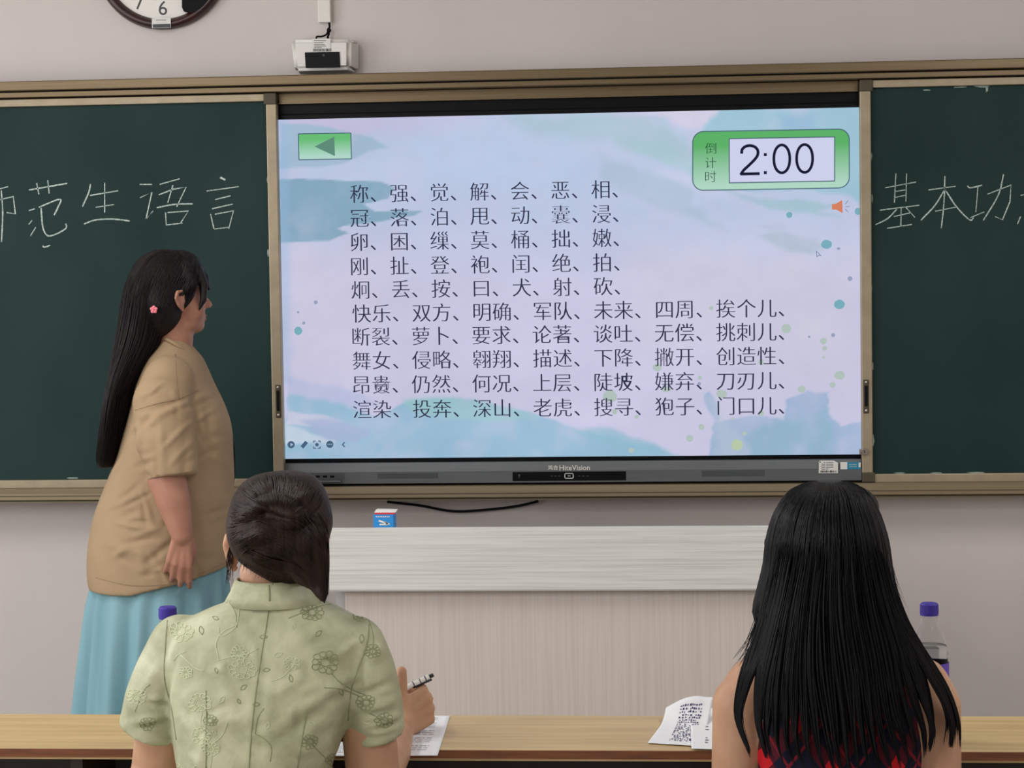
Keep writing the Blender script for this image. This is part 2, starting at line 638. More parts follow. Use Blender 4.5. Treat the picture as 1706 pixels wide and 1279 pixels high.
c5 = lambda L: [(x / 4.062, 280 + y / 4.062) for x, y in L]
c3 = lambda L: [(1100 + x / 2.815, 80 + y / 2.815) for x, y in L]
LS = [[(-40, 150), (55, 125)], [(8, 150), (18, 300), (10, 500)], [(-40, 225), (-36, 330)], [(-36, 222), (90, 192), (104, 310), (45, 300)],
      [(195, 148), (300, 130), (455, 103)], [(248, 100), (263, 178)], [(323, 82), (333, 172)], [(195, 287), (235, 275)], [(195, 380), (218, 352)],
      [(205, 460), (242, 400)], [(262, 265), (405, 210), (392, 265), (365, 320)], [(278, 270), (290, 400), (320, 455), (370, 450), (445, 408), (446, 375)],
      [(290, 525), (300, 535), (340, 522)],
      [(612, 108), (600, 165), (558, 260)], [(608, 185), (800, 153)], [(708, 98), (708, 300)], [(648, 265), (772, 246)], [(568, 378), (640, 352), (720, 345), (800, 347), (878, 358)],
      [(945, 110), (1028, 110)], [(948, 200), (1028, 162), (988, 345), (1035, 290)], [(1080, 110), (1215, 72)], [(1075, 180), (1175, 142), (1260, 128), (1195, 262)],
      [(1170, 115), (1135, 235)], [(1060, 268), (1180, 245), (1305, 242)], [(1120, 300), (1125, 385)], [(1135, 300), (1275, 290), (1220, 375)], [(1122, 385), (1235, 372)],
      [(1398, 155), (1615, 125)], [(1455, 213), (1560, 187)], [(1435, 275), (1575, 243)], [(1425, 310), (1448, 410)], [(1455, 312), (1580, 288), (1548, 410)], [(1452, 412), (1550, 400)]]
SH = {3, 19, 21, 25, 31}
left_strokes = [(c5(s), -0.0022 if i in SH else 0.0022) for i, s in enumerate(LS)] + [(c5([(1490, 62), (1525, 80)]), 0.004)]
RS = [[(1055, 655), (1200, 628)], [(1105, 588), (1098, 725)], [(1155, 588), (1152, 720)], [(1105, 672), (1150, 665)], [(1103, 700), (1150, 690)],
      [(1030, 760), (1215, 737)], [(1110, 755), (1065, 800), (1010, 828)], [(1150, 745), (1195, 795)], [(1130, 745), (1128, 835)], [(1095, 790), (1175, 772)], [(1065, 845), (1180, 827)],
      [(1258, 665), (1385, 648)], [(1335, 600), (1330, 730), (1318, 845)], [(1335, 660), (1290, 735), (1222, 808)], [(1340, 670), (1390, 745), (1450, 805), (1470, 795)], [(1290, 765), (1390, 745)],
      [(1440, 645), (1455, 655), (1510, 643)], [(1490, 650), (1480, 770)], [(1455, 795), (1520, 768)], [(1535, 685), (1645, 642), (1640, 720), (1605, 805), (1570, 790)], [(1610, 592), (1585, 690), (1515, 808)],
      [(1690, 690), (1760, 680)], [(1675, 825), (1690, 790)], [(1720, 640), (1716, 790)]]
right_strokes = [(c3(s), -0.0019 if i == 19 else 0.0019) for i, s in enumerate(RS)]
dl = [(446, 300, .003, .01), (447, 420, .003, .014), (120, 796, .02, .002)]
dr = [(1452, 260, .002, .012), (1453, 330, .002, .016), (1452, 480, .002, .02), (1454, 610, .002, .014), (1455, 735, .003, .018), (1636, 144, .022, .004), (1644, 148, .004, .011),
      (1600, 145, .03, .002), (1560, 788, .02, .003), (1625, 787, .03, .002), (1500, 788, .02, .002), (1544, 150, .01, .002)]
bl = board('green sliding blackboard with five chalked characters behind the standing woman', XA, xpl, 1, left_strokes, dl)
br = board('green sliding blackboard with three large chalked characters and chalk dust along its edges', xpr, XB, -1, right_strokes, dr)
# lock on the right board's post
lk = PX(1440, 752, -0.012)
bm = bmesh.new()
add_tube(bm, [lk + Vector((0, 0.003, 0)), lk + Vector((0, -0.012, 0))], [0.0105, 0.0095], 18)
add_box(bm, lk + Vector((-.016, -.004, -.008)), lk + Vector((-.009, .002, .008)), .001)
lo = from_bm('lock', bm, M['steel'], br)
box('keyhole', lk + Vector((-.0012, -.0135, -.004)), lk + Vector((.0012, -.0118, .004)), M['blackmat'], lo)

# ------------------------------------------------------------------ interactive display
SY = 0.032                                   # picture plane
disp = thing('interactive_display', 'large lit touch screen with rows of Chinese words and a green timer panel', 'screen', (-0.33, 0.04, z_b + 0.05))
sx0, sx1 = xpl - 0.045, xpr + 0.02
sz1, sz0 = zat(950, 189, SY), zat(950, 760.5, SY)
bm = bmesh.new()
add_box(bm, (sx0 - 0.02, SY + 0.002, sz0 - 0.03), (sx1 + 0.02, 0.085, sz1 + 0.06), 0.003)
from_bm('casing', bm, M['black'], disp)
bm = bmesh.new()
add_box(bm, (sx0 - 0.015, 0.026, sz1 + 0.016), (sx1 + .015, SY + 0.004, sz1 + 0.019))
from_bm('bezel_line', bm, M['blackmat'], disp)


# slide background: watercolour washes on a grid
def inpoly(px, py, poly):
    c = np.zeros(px.shape, bool)
    dmin = np.full(px.shape, 1e9)
    n = len(poly)
    for i in range(n):
        (x0, y0), (x1, y1) = poly[i], poly[(i + 1) % n]
        cond = ((y0 > py) != (y1 > py)) & (px < (x1 - x0) * (py - y0) / ((y1 - y0) if y1 != y0 else 1e-9) + x0)
        c ^= cond
        vx, vy = x1 - x0, y1 - y0
        t = np.clip(((px - x0) * vx + (py - y0) * vy) / (vx * vx + vy * vy + 1e-9), 0, 1)
        dmin = np.minimum(dmin, np.hypot(px - x0 - t * vx, py - y0 - t * vy))
    return np.where(c, dmin, -dmin)


def fbm(px, py, s, seed, o=3):
    return np.array([noise.fractal(Vector((x / s, y / s, seed)), 1.0, 2.0, o) for x, y in zip(px.ravel(), py.ravel())]).reshape(px.shape)


NX, NZ = 330, 200
gx, gz = np.meshgrid(np.linspace(sx0, sx1, NX), np.linspace(sz0, sz1, NZ))
P3 = np.stack([gx - CAM.x, np.full_like(gx, SY - CAM.y), gz - CAM.z], -1)
B3 = np.array([cr, cu, cf])
q = P3 @ B3.T
gpx, gpy = 853 + F * q[..., 0] / q[..., 2], 639.5 - F * q[..., 1] / q[..., 2]
n1 = fbm(gpx, gpy, 60, 1.3)
n2 = fbm(gpx, gpy, 22, 5.1)
n3 = fbm(gpx, gpy * 2.2, 170, 9.7)
base = np.array([202, 200, 226.0])
col = np.empty(gpx.shape + (3,))
col[:] = base


def wash(poly, c, a=1.0, edge=3, rag=4, tex=0.12):
    d = inpoly(gpx + n2 * rag, gpy + n1 * rag, poly)
    k = np.clip(d / edge + 0.5, 0, 1) * a * np.clip(1 + tex * n1 * 2 + tex * n2, 0.3, 1.25)
    k = np.clip(k, 0, 1)[..., None]
    col[:] = col * (1 - k) + np.array(c, float) * k


wash([(470, 180), (1440, 170), (1440, 420), (1000, 430), (470, 420)], (187, 201, 227), 0.75, 120, 30, 0.25)
wash([(460, 195), (800, 190), (760, 215), (640, 225), (460, 235)], (200, 192, 222), 0.7, 26, 14)
wash([(660, 215), (1000, 200), (1010, 330), (700, 330)], (184, 200, 228), 0.7, 70, 30)
wash([(470, 400), (660, 410), (640, 520), (620, 640), (470, 620)], (206, 202, 226), 0.8, 70, 30)
wash([(1050, 420), (1420, 440), (1420, 640), (1060, 560)], (205, 203, 222), 0.7, 80, 30)
wash([(840, 197), (1060, 187), (1150, 238), (1160, 262), (1100, 262), (1020, 230), (960, 232), (880, 222)], (168, 195, 208), 0.75, 22, 10)
wash([(1020, 225), (1090, 240), (1190, 268), (1210, 310), (1120, 280), (1040, 252)], (165, 198, 205), 0.6, 14, 8)
wash([(1065, 185), (1190, 180), (1215, 205), (1150, 214)], (210, 205, 226), 0.9, 10, 6)
wash([(1200, 182), (1440, 175), (1440, 345), (1405, 325), (1330, 318), (1150, 318), (1160, 230)], (158, 196, 214), 0.9, 8, 6, 0.25)
wash([(1300, 190), (1360, 188), (1360, 215), (1300, 218)], (150, 184, 214), 0.7, 16, 8)
wash([(1000, 255), (1060, 285), (1110, 300), (1160, 318), (1150, 345), (1215, 385), (1150, 362), (1085, 340), (1000, 305)], (176, 194, 214), 0.75, 12, 9, 0.3)
wash([(1090, 285), (1200, 300), (1260, 330), (1180, 330)], (196, 202, 228), 0.8, 10, 6)
wash([(1200, 318), (1300, 335), (1395, 343), (1365, 352), (1400, 362), (1330, 356), (1285, 350), (1240, 332)], (166, 196, 210), 0.8, 7, 6, 0.3)
wash([(1262, 393), (1300, 384), (1355, 398), (1372, 412), (1350, 425), (1315, 420)], (176, 190, 208), 0.9, 9, 6, 0.3)
wash([(1262, 375), (1300, 372), (1310, 382), (1280, 384)], (184, 192, 214), 0.7, 6, 4)
wash([(466, 205), (560, 215), (602, 224), (648, 248), (615, 254), (575, 272), (540, 279), (466, 282)], (165, 190, 212), 0.85, 4, 4, 0.3)
wash([(466, 299), (520, 300), (635, 303), (657, 312), (645, 330), (606, 341), (625, 352), (705, 350), (690, 358), (640, 368), (572, 377), (560, 382), (580, 389), (548, 400), (466, 404)], (136, 170, 192), 0.95, 2.5, 3, 0.16)
wash([(478, 655), (560, 668), (620, 690), (690, 668), (770, 662), (850, 676), (940, 705), (1010, 728), (1130, 757), (1130, 775), (470, 775)], (152, 188, 212), 0.9, 4, 5, 0.2)
wash([(478, 628), (560, 645), (640, 672), (600, 684), (478, 655)], (186, 192, 222), 0.8, 8, 6, 0.3)
wash([(478, 684), (545, 693), (570, 700), (530, 712), (478, 706)], (205, 205, 226), 0.9, 4, 3)
wash([(500, 700), (560, 696), (620, 715), (600, 735), (540, 730)], (166, 180, 214), 0.8, 8, 6)
wash([(476, 705), (520, 722), (560, 734), (476, 742)], (200, 212, 226), 0.8, 5, 4)
wash([(670, 668), (760, 661), (850, 676), (900, 695), (760, 700), (690, 690)], (158, 200, 202), 0.6, 10, 6)
wash([(950, 712), (1000, 712), (1060, 730), (1130, 757), (1040, 757)], (148, 188, 208), 0.7, 8, 5)
wash([(1172, 660), (1185, 650), (1200, 700), (1260, 688), (1305, 702), (1312, 665), (1345, 650), (1378, 655), (1382, 690), (1400, 712), (1418, 705), (1440, 698), (1440, 775), (1180, 775), (1190, 700)], (160, 182, 212), 0.85, 3, 5, 0.22)
wash([(1310, 700), (1380, 690), (1390, 775), (1250, 775), (1240, 720)], (142, 180, 200), 0.6, 16, 12, 0.3)
wash([(1172, 655), (1190, 665), (1195, 760), (1200, 775), (1260, 775), (1230, 720)], (184, 200, 212), 0.5, 16, 8)
wash([(460, 180), (480, 180), (484, 640), (484, 640), (462, 640)], (150, 185, 222), 0.35, 12, 2)
col += (n3 * 5 + n2 * 1.5)[..., None]
col *= np.clip(1.0 - 0.00003 * np.abs(gpx - 950), 0.9, 1)[..., None]
me = bpy.data.meshes.new('slide_background')
idx = np.arange(NX * NZ).reshape(NZ, NX)
quads = np.stack([idx[:-1, :-1], idx[:-1, 1:], idx[1:, 1:], idx[1:, :-1]], -1).reshape(-1, 4)
me.from_pydata(np.stack([gx.ravel(), np.full(gx.size, SY), gz.ravel()], -1).tolist(), [], quads.tolist())
at = me.color_attributes.new('slide', 'FLOAT_COLOR', 'POINT')
c01 = np.clip(col / 255, 0, 1)
cl = np.where(c01 <= 0.04045, c01 / 12.92, ((c01 + 0.055) / 1.055) ** 2.4)
at.data.foreach_set('color', np.concatenate([cl.reshape(-1, 3), np.ones((cl.shape[0] * cl.shape[1], 1))], 1).ravel())
ms = emit('lit_slide', (200, 200, 225))
an = ms.node_tree.nodes.new('ShaderNodeAttribute')
an.attribute_name = 'slide'
ms.node_tree.links.new(an.outputs['Color'], ms.node_tree.nodes['Emission'].inputs[0])
link('slide_background', me, ms, disp)

E_TXT = emit('slide_text_ink', (48, 51, 76))
E_DK = emit('slide_dark', (26, 30, 52))


def text_mesh(s, offset=0.0):
    cu_ = bpy.data.curves.new('t', 'FONT')
    cu_.body = s
    cu_.size = 1
    cu_.offset = offset
    cu_.resolution_u = 3
    o = bpy.data.objects.new('t', cu_)
    COL.objects.link(o)
    dg = bpy.context.evaluated_depsgraph_get()
    me = bpy.data.meshes.new_from_object(o.evaluated_get(dg))
    bpy.data.objects.remove(o)
    v = np.array([p.co[:] for p in me.vertices]).reshape(-1, 3)
    f = [tuple(p.vertices) for p in me.polygons]
    bpy.data.meshes.remove(me)
    return v, f


class Flat:
    """collects flat shapes lying on a vertical plane facing the room"""
    def __init__(self):
        self.v, self.f = [], []

    def add(self, v, f):
        b = len(self.v)
        self.v += [tuple(p) for p in v]
        self.f += [tuple(i + b for i in q) for q in f]

    def text(self, s, x0, x1, yc, Y, offset=0.0, smear=0.0, by='width', fix=None):
        """letters fitted between two sight lines; yc is the line the vertical middle sits on"""
        v, f = text_mesh(s, offset)
        a, b = PX(x0, yc, Y), PX(x1, yc, Y)
        mn, mx = v.min(0), v.max(0)
        sc = (b.x - a.x) / (mx[0] - mn[0])
        zc = (a.z + b.z) / 2
        mid = (mn[1] + mx[1]) / 2 if fix is None else fix
        for d in ((-smear, smear) if smear else (0,)):
            self.add([(a.x + (p[0] - mn[0] + d) * sc, Y - (0.0002 if d > 0 else 0), zc + (p[1] - mid) * sc) for p in v], f)

    def poly(self, pts, Y):
        self.add([PX(x, y, Y) for x, y in pts], [tuple(range(len(pts)))])

    def rect(self, x0, y0, x1, y1, Y):
        a, b = PX(x0, (y0 + y1) / 2, Y), PX(x1, (y0 + y1) / 2, Y)
        t, u = PX((x0 + x1) / 2, y0, Y), PX((x0 + x1) / 2, y1, Y)
        self.add([(a.x, Y, u.z), (b.x, Y, u.z), (b.x, Y, t.z), (a.x, Y, t.z)], [(0, 1, 2, 3)])

    def disc(self, x, y, r, Y, ry=None, n=20, rag=0.0):
        c = PX(x, y, Y)
        k = (PX(x + 1, y, Y).x - c.x)
        ry = ry or r
        self.add([(c.x + r * k * math.cos(6.28319 * i / n) * (1 + rag * random.uniform(-1, 1)), Y, c.z + ry * k * math.sin(6.28319 * i / n) * (1 + rag * random.uniform(-1, 1))) for i in range(n)], [tuple(range(n))])

    def ring(self, x, y, r, wd, Y, n=28):
        c = PX(x, y, Y)
        k = (PX(x + 1, y, Y).x - c.x)
        v, f = [], []
        for i in range(n):
            for rr in (r, r - wd):
                v.append((c.x + rr * k * math.cos(6.28319 * i / n), Y, c.z + rr * k * math.sin(6.28319 * i / n)))
        for i in range(n):
            j = (i + 1) % n
            f.append((2 * i, 2 * j, 2 * j + 1, 2 * i + 1))
        self.add(v, f)

    def line(self, pts, wd, Y):
        P = [PX(x, y, Y) for x, y in pts]
        k = (PX(pts[0][0] + 1, pts[0][1], Y).x - P[0].x) * wd / 2
        for p, q_ in zip(P[:-1], P[1:]):
            d = (q_ - p).normalized()
            s = Vector((-d.z, 0, d.x)) * k
            self.add([p + s, p - s, q_ - s + d * k * .5, q_ + s + d * k * .5], [(0, 1, 2, 3)])

    def build(self, name, m, parent):
        return from_np(name, self.v, self.f, m, parent)


LINES = ['称、强、觉、解、会、恶、相、', '冠、落、泊、甩、动、囊、浸、', '卵、困、缫、莫、桶、拙、嫩、', '刚、扯、登、袍、闰、绝、拍、', '炯、丢、按、曰、犬、射、砍、',
         '快乐、双方、明确、军队、未来、四周、挨个儿、', '断裂、萝卜、要求、论著、谈吐、无偿、挑刺儿、', '舞女、侵略、翱翔、描述、下降、撇开、创造性、', '昂贵、仍然、何况、上层、陡坡、嫌弃、刀刃儿、', '渲染、投奔、深山、老虎、搜寻、狍子、门口儿、']
YC = [319, 359.5, 399.5, 440, 479.5, 518.5, 557.5, 597.5, 638, 679.5]
for i, (s, y) in enumerate(zip(LINES, YC)):
    fl = Flat()
    x0, x1 = (583.5 + i * 0.6, 1029 + i * 0.9) if i < 5 else (585.5 + i * .35, 1306)
    fl.text(s, x0, x1, y - (0 if i < 5 else 1.0), SY - 0.001, -0.014, 0.0145)
    fl.build('slide_lettering', E_TXT, disp)


# gradient panels
def gradmat(name, c0, c1, z0, z1):
    m = emit(name, c0)
    nt = m.node_tree
    tc = nt.nodes.new('ShaderNodeTexCoord')
    sp = nt.nodes.new('ShaderNodeSeparateXYZ')
    mr = nt.nodes.new('ShaderNodeMapRange')
    rp = nt.nodes.new('ShaderNodeValToRGB')
    mr.inputs[1].default_value, mr.inputs[2].default_value = z0, z1
    rp.color_ramp.elements[0].color = lin(c0)
    rp.color_ramp.elements[1].color = lin(c1)
    nt.links.new(tc.outputs['Object'], sp.inputs[0])
    nt.links.new(sp.outputs['Z'], mr.inputs[0])
    nt.links.new(mr.outputs[0], rp.inputs[0])
    nt.links.new(rp.outputs[0], nt.nodes['Emission'].inputs[0])
    return m


def rrect(x0, y0, x1, y1, r, n=8):
    pts = []
    for cx, cy, a in ((x1 - r, y0 + r, -90), (x1 - r, y1 - r, 0), (x0 + r, y1 - r, 90), (x0 + r, y0 + r, 180)):
        for k in range(n + 1):
            t = R(a + 90 * k / n)
            pts.append((cx + r * math.cos(t), cy + r * math.sin(t)))
    return pts


def shear(pts, xc, sl=-0.0175):
    return [(x, y + (x - xc) * sl) for x, y in pts]


E_LN = emit('slide_outline', (70, 96, 112))
E_WH = emit('timer_white', (205, 208, 234))
fl = Flat(); fl.poly(shear(rrect(1154, 217, 1415, 315, 18), 1284), SY - .001)
fl.build('timer_panel', gradmat('timer_green', (176, 214, 196), (92, 176, 104), zat(1284, 308, SY), zat(1284, 240, SY)), disp)
fl = Flat(); pp = shear(rrect(1154, 217, 1415, 315, 18), 1284); fl.line(pp + [pp[0]], 1.6, SY - .0014)
ww = shear([(1215, 229.5), (1390.5, 229.5), (1390.5, 303), (1215, 303)], 1302); fl.line(ww + [ww[0]], 1.6, SY - .0018)
bb = [(497, 223), (584.5, 221.5), (585.5, 264.5), (498, 266)]; fl.line(bb + [bb[0]], 1.5, SY - .0014)
fl.build('slide_outline', E_LN, disp)
fl = Flat(); fl.poly(ww, SY - .0014); fl.build('timer_window', E_WH, disp)
fl = Flat(); 
for cx in (1302.5, 1340.5):
    fl.line([(cx + 13.3 * math.cos(k * 2 * math.pi / 40), 264.6 - (cx - 1302) * .0175 + 23.2 * math.copysign(abs(math.sin(k * 2 * math.pi / 40)) ** .92, math.sin(k * 2 * math.pi / 40))) for k in range(41)], 4.6, SY - .002)
two = smooth_path([(1235.5, 256, 0), (1236.5, 249, 0), (1242, 244, 0), (1250, 242.5, 0), (1258, 245, 0), (1262.5, 251, 0), (1262, 258.5, 0), (1257, 266, 0), (1248, 275, 0), (1239, 283.5, 0), (1234.5, 290, 0)], 4)
fl.line([(p.x, p.y) for p in two], 4.8, SY - .002)
fl.line([(1233.2, 289.8), (1264.5, 289.2)], 4.8, SY - .002)
fl.rect(1272.5, 255, 1277.5, 260, SY - .002); fl.rect(1272.5, 285, 1277.5, 290, SY - .002)
fl.build('timer_digits', E_DK, disp)
fl = Flat()
for ch, y in (('倒', 247), ('计', 271), ('时', 294)):
    fl.text(ch, 1175, 1193, y, SY - .002, -0.014, 0.006)
fl.build('timer_caption', emit('timer_caption_ink', (30, 60, 48)), disp)
fl = Flat(); fl.poly(bb, SY - .001)
fl.build('back_button', gradmat('button_green', (178, 216, 204), (104, 188, 118), zat(540, 262, SY), zat(540, 232, SY)), disp)
fl = Flat(); fl.poly([(524, 244), (557, 227.5), (558, 260)], SY - .0016); fl.build('back_arrow', emit('arrow_grey', (94, 140, 120)), disp)
fl = Flat(); fl.poly([(1386, 340), (1393, 339), (1403, 333), (1404, 355), (1393, 349), (1386, 349)], SY - .0014); fl.build('sound_icon', M['orange'], disp)
fl = Flat()
for a in ([(1408, 340), (1413, 334)], [(1409, 344), (1415, 344)], [(1408, 348), (1413, 353)]):
    fl.line(a, 1.2, SY - .0014)
fl.line([(1360, 418), (1361, 428), (1364, 425), (1368, 426), (1360, 418)], 1.2, SY - .0014)
fl.build('sound_waves', emit('icon_grey', (128, 140, 168)), disp)
# toolbar icons
fl = Flat()
fl.disc(485, 740.5, 6, SY - .001)
fl.disc(549.5, 740, 6, SY - .001)
fl.line([(503, 745), (510, 737)], 6, SY - .001)
fl.disc(528, 740.5, 3, SY - .001)
for sx_ in (-1, 1):
    for sz_ in (-1, 1):
        fl.line([(528 + 5.5 * sx_, 740.5 + 3 * sz_), (528 + 5.5 * sx_, 740.5 + 6 * sz_), (528 + 2 * sx_, 740.5 + 6 * sz_)], 1.5, SY - .001)
fl.line([(574, 736.5), (570.5, 740.5), (574, 744)], 2, SY - .001)
fl.build('toolbar_icons', emit('toolbar_ink', (72, 98, 124)), disp)
fl = Flat(); fl.poly([(484, 737.5), (488.5, 740.5), (484, 743.5)], SY - .0014)
for k in (-3, 0, 3): fl.disc(549.5 + k, 740, 0.9, SY - .0014, n=8)
fl.build('toolbar_marks', emit('toolbar_light', (170, 192, 214)), disp)
# paint spatters
DT = [(1315, 358, 5), (1377, 407, 9, 7.5), (1429, 352, 5, 6), (1398.5, 507, 9, 8), (497, 551, 6.8)]
DG = [(526, 503.5, 3.2), (496.5, 520, 2), (506, 538, 2.6), (1397, 414, 3, 2.2), (1416, 464, 4), (1388, 558, 3.4), (1165, 639, 3), (1348, 561, 2)]
DY = [(1310, 547, 8), (1372, 568, 5.5), (1374, 580, 4), (1399, 625, 9, 7.5), (1387, 641, 5), (1335.5, 648, 7, 5.5), (1095, 612, 7.5, 6.5), (1016, 660, 12, 10), (1202, 656, 9, 7), (1149, 730, 6),
      (1168.5, 711, 5), (1052, 750, 4.5), (1061, 694, 3.5), (1024, 686, 4.5), (1268, 603, 5), (1268, 688, 5), (1221, 697, 2.4), (1240, 722, 4), (1110, 648, 9, 5), (1166, 629, 3.5), (1185, 513, 3.5), (1372, 595, 2.4)]
for nm, L, c in (('teal_dots', DT, (120, 172, 186)), ('grey_dots', DG, (150, 160, 186)), ('olive_dots', DY, (176, 192, 186))):
    em = emit(nm + '_paint', c)
    for d in L:
        fl = Flat()
        fl.disc(d[0], d[1], d[2], SY - 0.0006, d[3] if len(d) > 3 else None, rag=0.06)
        fl.build('paint_dot', em, disp)
fl = Flat(); fl.disc(1228, 741, 9.5, SY - .0006, rag=.05); fl.build('paint_dot', emit('lime_paint', (182, 200, 168)), disp)
fl = Flat()
fl.ring(636, 643, 12, 1.2, SY - .0015); fl.ring(636, 643, 8.5, 1.0, SY - .0015)
fl.line([(628, 643), (644, 643)], 1.5, SY - .0015); fl.line([(630, 648), (642, 638)], 1.5, SY - .0015)
fl.build('touch_ring', emit('touch_ring_grey', (104, 104, 132)), disp)

# lower control bar
bz1, bz0 = zat(950, 769, -0.004), zat(950, 803, -0.004)
bx0, bx1 = xpl + 0.001, xpr - 0.001
midz = bz0 + (bz1 - bz0) * 0.56
bm = bmesh.new()
add_prism(bm, [(bx0, 0.03, bz0), (bx0, -0.006, bz0), (bx0, -0.006, midz - .001), (bx0, -0.002, midz), (bx0, 0.004, bz1), (bx0, 0.03, bz1)], (bx1 - bx0, 0, 0))
from_bm('control_bar', bm, M['bezel'], disp)
for q_ in ((629, 788, 730, 797), (1169, 783.5, 1274, 793.5)):
    fl = Flat(); fl.rect(*q_, -0.0066); fl.build('speaker_grille', M['bezel_dark'], disp)
fl = Flat(); fl.rect(854, 785.5, 1043, 800.5, -0.0068); fl.build('button_strip', M['black'], disp)
fl = Flat()
kk = rrect(941, 788.5, 955, 796.5, 2); fl.line(kk + [kk[0]], 1.3, -0.0072)
fl.line([(946, 792.5), (950, 792.5)], 1, -.0072)
fl.build('home_key', M['paperw'], disp)
fl = Flat()
for x in (917, 923.5, 930, 963, 970, 977): fl.line([(x, 793), (x + 3.5, 792.8)], 1, -.0072)
fl.disc(865, 791.5, 1.8, -.0072, n=10); fl.line([(865, 792), (865, 796)], 1, -.0072)
fl.build('key_symbols', M['bezel_dark'], disp)
fl = Flat()
fl.text('鸿合', 912.5, 930, 778.8, -0.004, 0.012); fl.text('HiteVision', 932, 983, 779, -0.004, 0.012)
fl.build('logo_lettering', M['white'], disp)
# front socket tray
tr = PX(546, 799, -0.012)
pt = box('port_tray', PX(518, 803.5, -0.03), PX(570, 799.5, -0.006), M['bezel'], disp, 0.001)
box('port_panel', PX(511, 799, -0.0085), PX(573, 788, -0.005), M['bezel_dark'], disp)
fl = Flat()
fl.rect(513, 791, 517, 797, -.009)
fl.build('socket', M['black'], disp)
for x in (526, 538, 550):
    fl = Flat(); fl.rect(x, 792, x + 7, 795.5, -.009); fl.build('socket', M['black'], disp)
# stickers
ss = Flat(); ss.poly([(1364, 769), (1366, 767), (1389, 767), (1396, 770.5), (1396, 788), (1364, 788)], -0.0078)
s1 = ss.build('asset_sticker', M['paperw'], disp)
ss = Flat()
ss.rect(1365.5, 768.5, 1367.5, 770.5, -.0083)
for k, y in enumerate((770, 773, 775.7, 778.4, 781.2)):
    ss.line([(1368.5 if k else 1372, y), (1374.5, y)], 1, -.0083); ss.line([(1376, y), (1388 if k != 4 else 1380, y)], 0.9, -.0083)
rb = random.Random(5)
x = 1367
while x < 1394:
    wv = rb.choice((0.6, 1.0, 1.6)); ss.rect(x, 783.5, x + wv, 787, -.0083); x += wv + rb.choice((.6, .9))
ss.build('print', M['ink'], s1)
ss = Flat(); ss.rect(1400, 769.5, 1434, 781.5, -.0078); s2 = ss.build('blue_sticker', M['cyan'], disp)
ss = Flat(); ss.rect(1400, 769.5, 1411.5, 781.5, -.0082); ss.rect(1430.5, 770.5, 1434, 778, -.0082); ss.build('blank_square', M['paperw'], s2)
ss = Flat()
for y in (773.5, 777): ss.line([(1415, y), (1427, y)], 1.0, -.0082)
ss.build('print', M['chalk'], s2)

# ------------------------------------------------------------------ wall things above the board
cc = PX(269, -66, WY - 0.02)
kr = PX(270, -66, WY).x - PX(269, -66, WY).x
RR = 112 * kr
clock = thing('wall_clock', 'round wall clock with a dark mahogany rim high on the wall above the standing woman', 'clock', (cc.x, WY, cc.z))


def ringprof(bm, c, prof, n=96):
    rings = []
    for k in range(n):
        t = 2 * math.pi * k / n
        rings.append([bm.verts.new((c.x + r * math.cos(t), y, c.z + r * math.sin(t))) for r, y in prof])
    for k in range(n):
        a, b = rings[k], rings[(k + 1) % n]
        for i in range(len(prof) - 1):
            bm.faces.new((a[i], a[i + 1], b[i + 1], b[i]))


bm = bmesh.new()
ringprof(bm, cc, [(RR - .002, WY), (RR, WY - .012), (RR - .006, WY - .03), (RR - .014, WY - .036), (RR - .024, WY - .03), (RR - .033, WY - .018), (RR - .034, WY)])
from_bm('rim', bm, M['rim'], clock, True)
bm = bmesh.new()
add_tube(bm, [(cc.x, WY - .001, cc.z), (cc.x, WY - .016, cc.z)], [RR - .03, RR - .03], 72)
from_bm('dial', bm, M['face'], clock)
fl = Flat()
for h in range(1, 13):
    t = R(90 - 30 * h)
    v, f = text_mesh(str(h), 0.0)
    mn, mx = v.min(0), v.max(0)
    sc = 0.045 / (mx[1] - mn[1])
    rr = RR - 0.068
    p0 = (cc.x + rr * math.cos(t) - (mn[0] + mx[0]) / 2 * sc, cc.z + rr * math.sin(t) - (mn[1] + mx[1]) / 2 * sc)
    fl.add([(p0[0] + p[0] * sc, WY - .0166, p0[1] + p[1] * sc) for p in v], f)
fl.build('numeral', M['numeral'], clock)
for ang, ln, wd in ((-35, .085, .007), (75, .125, .005)):
    bm = bmesh.new()
    t = R(ang)
    d = Vector((math.cos(t), 0, math.sin(t)))
    s = Vector((-d.z, 0, d.x))
    o0 = Vector((cc.x, WY - .02, cc.z))
    add_prism(bm, [o0 - d * .02 + s * wd, o0 - d * .02 - s * wd, o0 + d * ln - s * wd * .4, o0 + d * ln + s * wd * .4], (0, .0015, 0))
    from_bm('hand', bm, M['blackmat'], clock)
bm = bmesh.new()
a = [(303, -30), (303, 12), (306, 19), (318, 21), (338, 16), (345, 2), (342, -30)]
add_prism(bm, [PX(x, y, WY - .034) for x, y in a], (0, .016, 0))
from_bm('black_cover_patch', bm, M['blackmat'], clock)
fl = Flat(); fl.rect(253, 30.5, 284.5, 46.5, WY - .0375); st = fl.build('asset_sticker', M['paperw'], clock)
fl = Flat(); fl.rect(254.5, 40, 284, 46, WY - .0378)
for y in (33.5,): fl.line([(260, y), (277, y)], 0.8, WY - .0378)
fl.build('print', M['bezel_dark'], st)

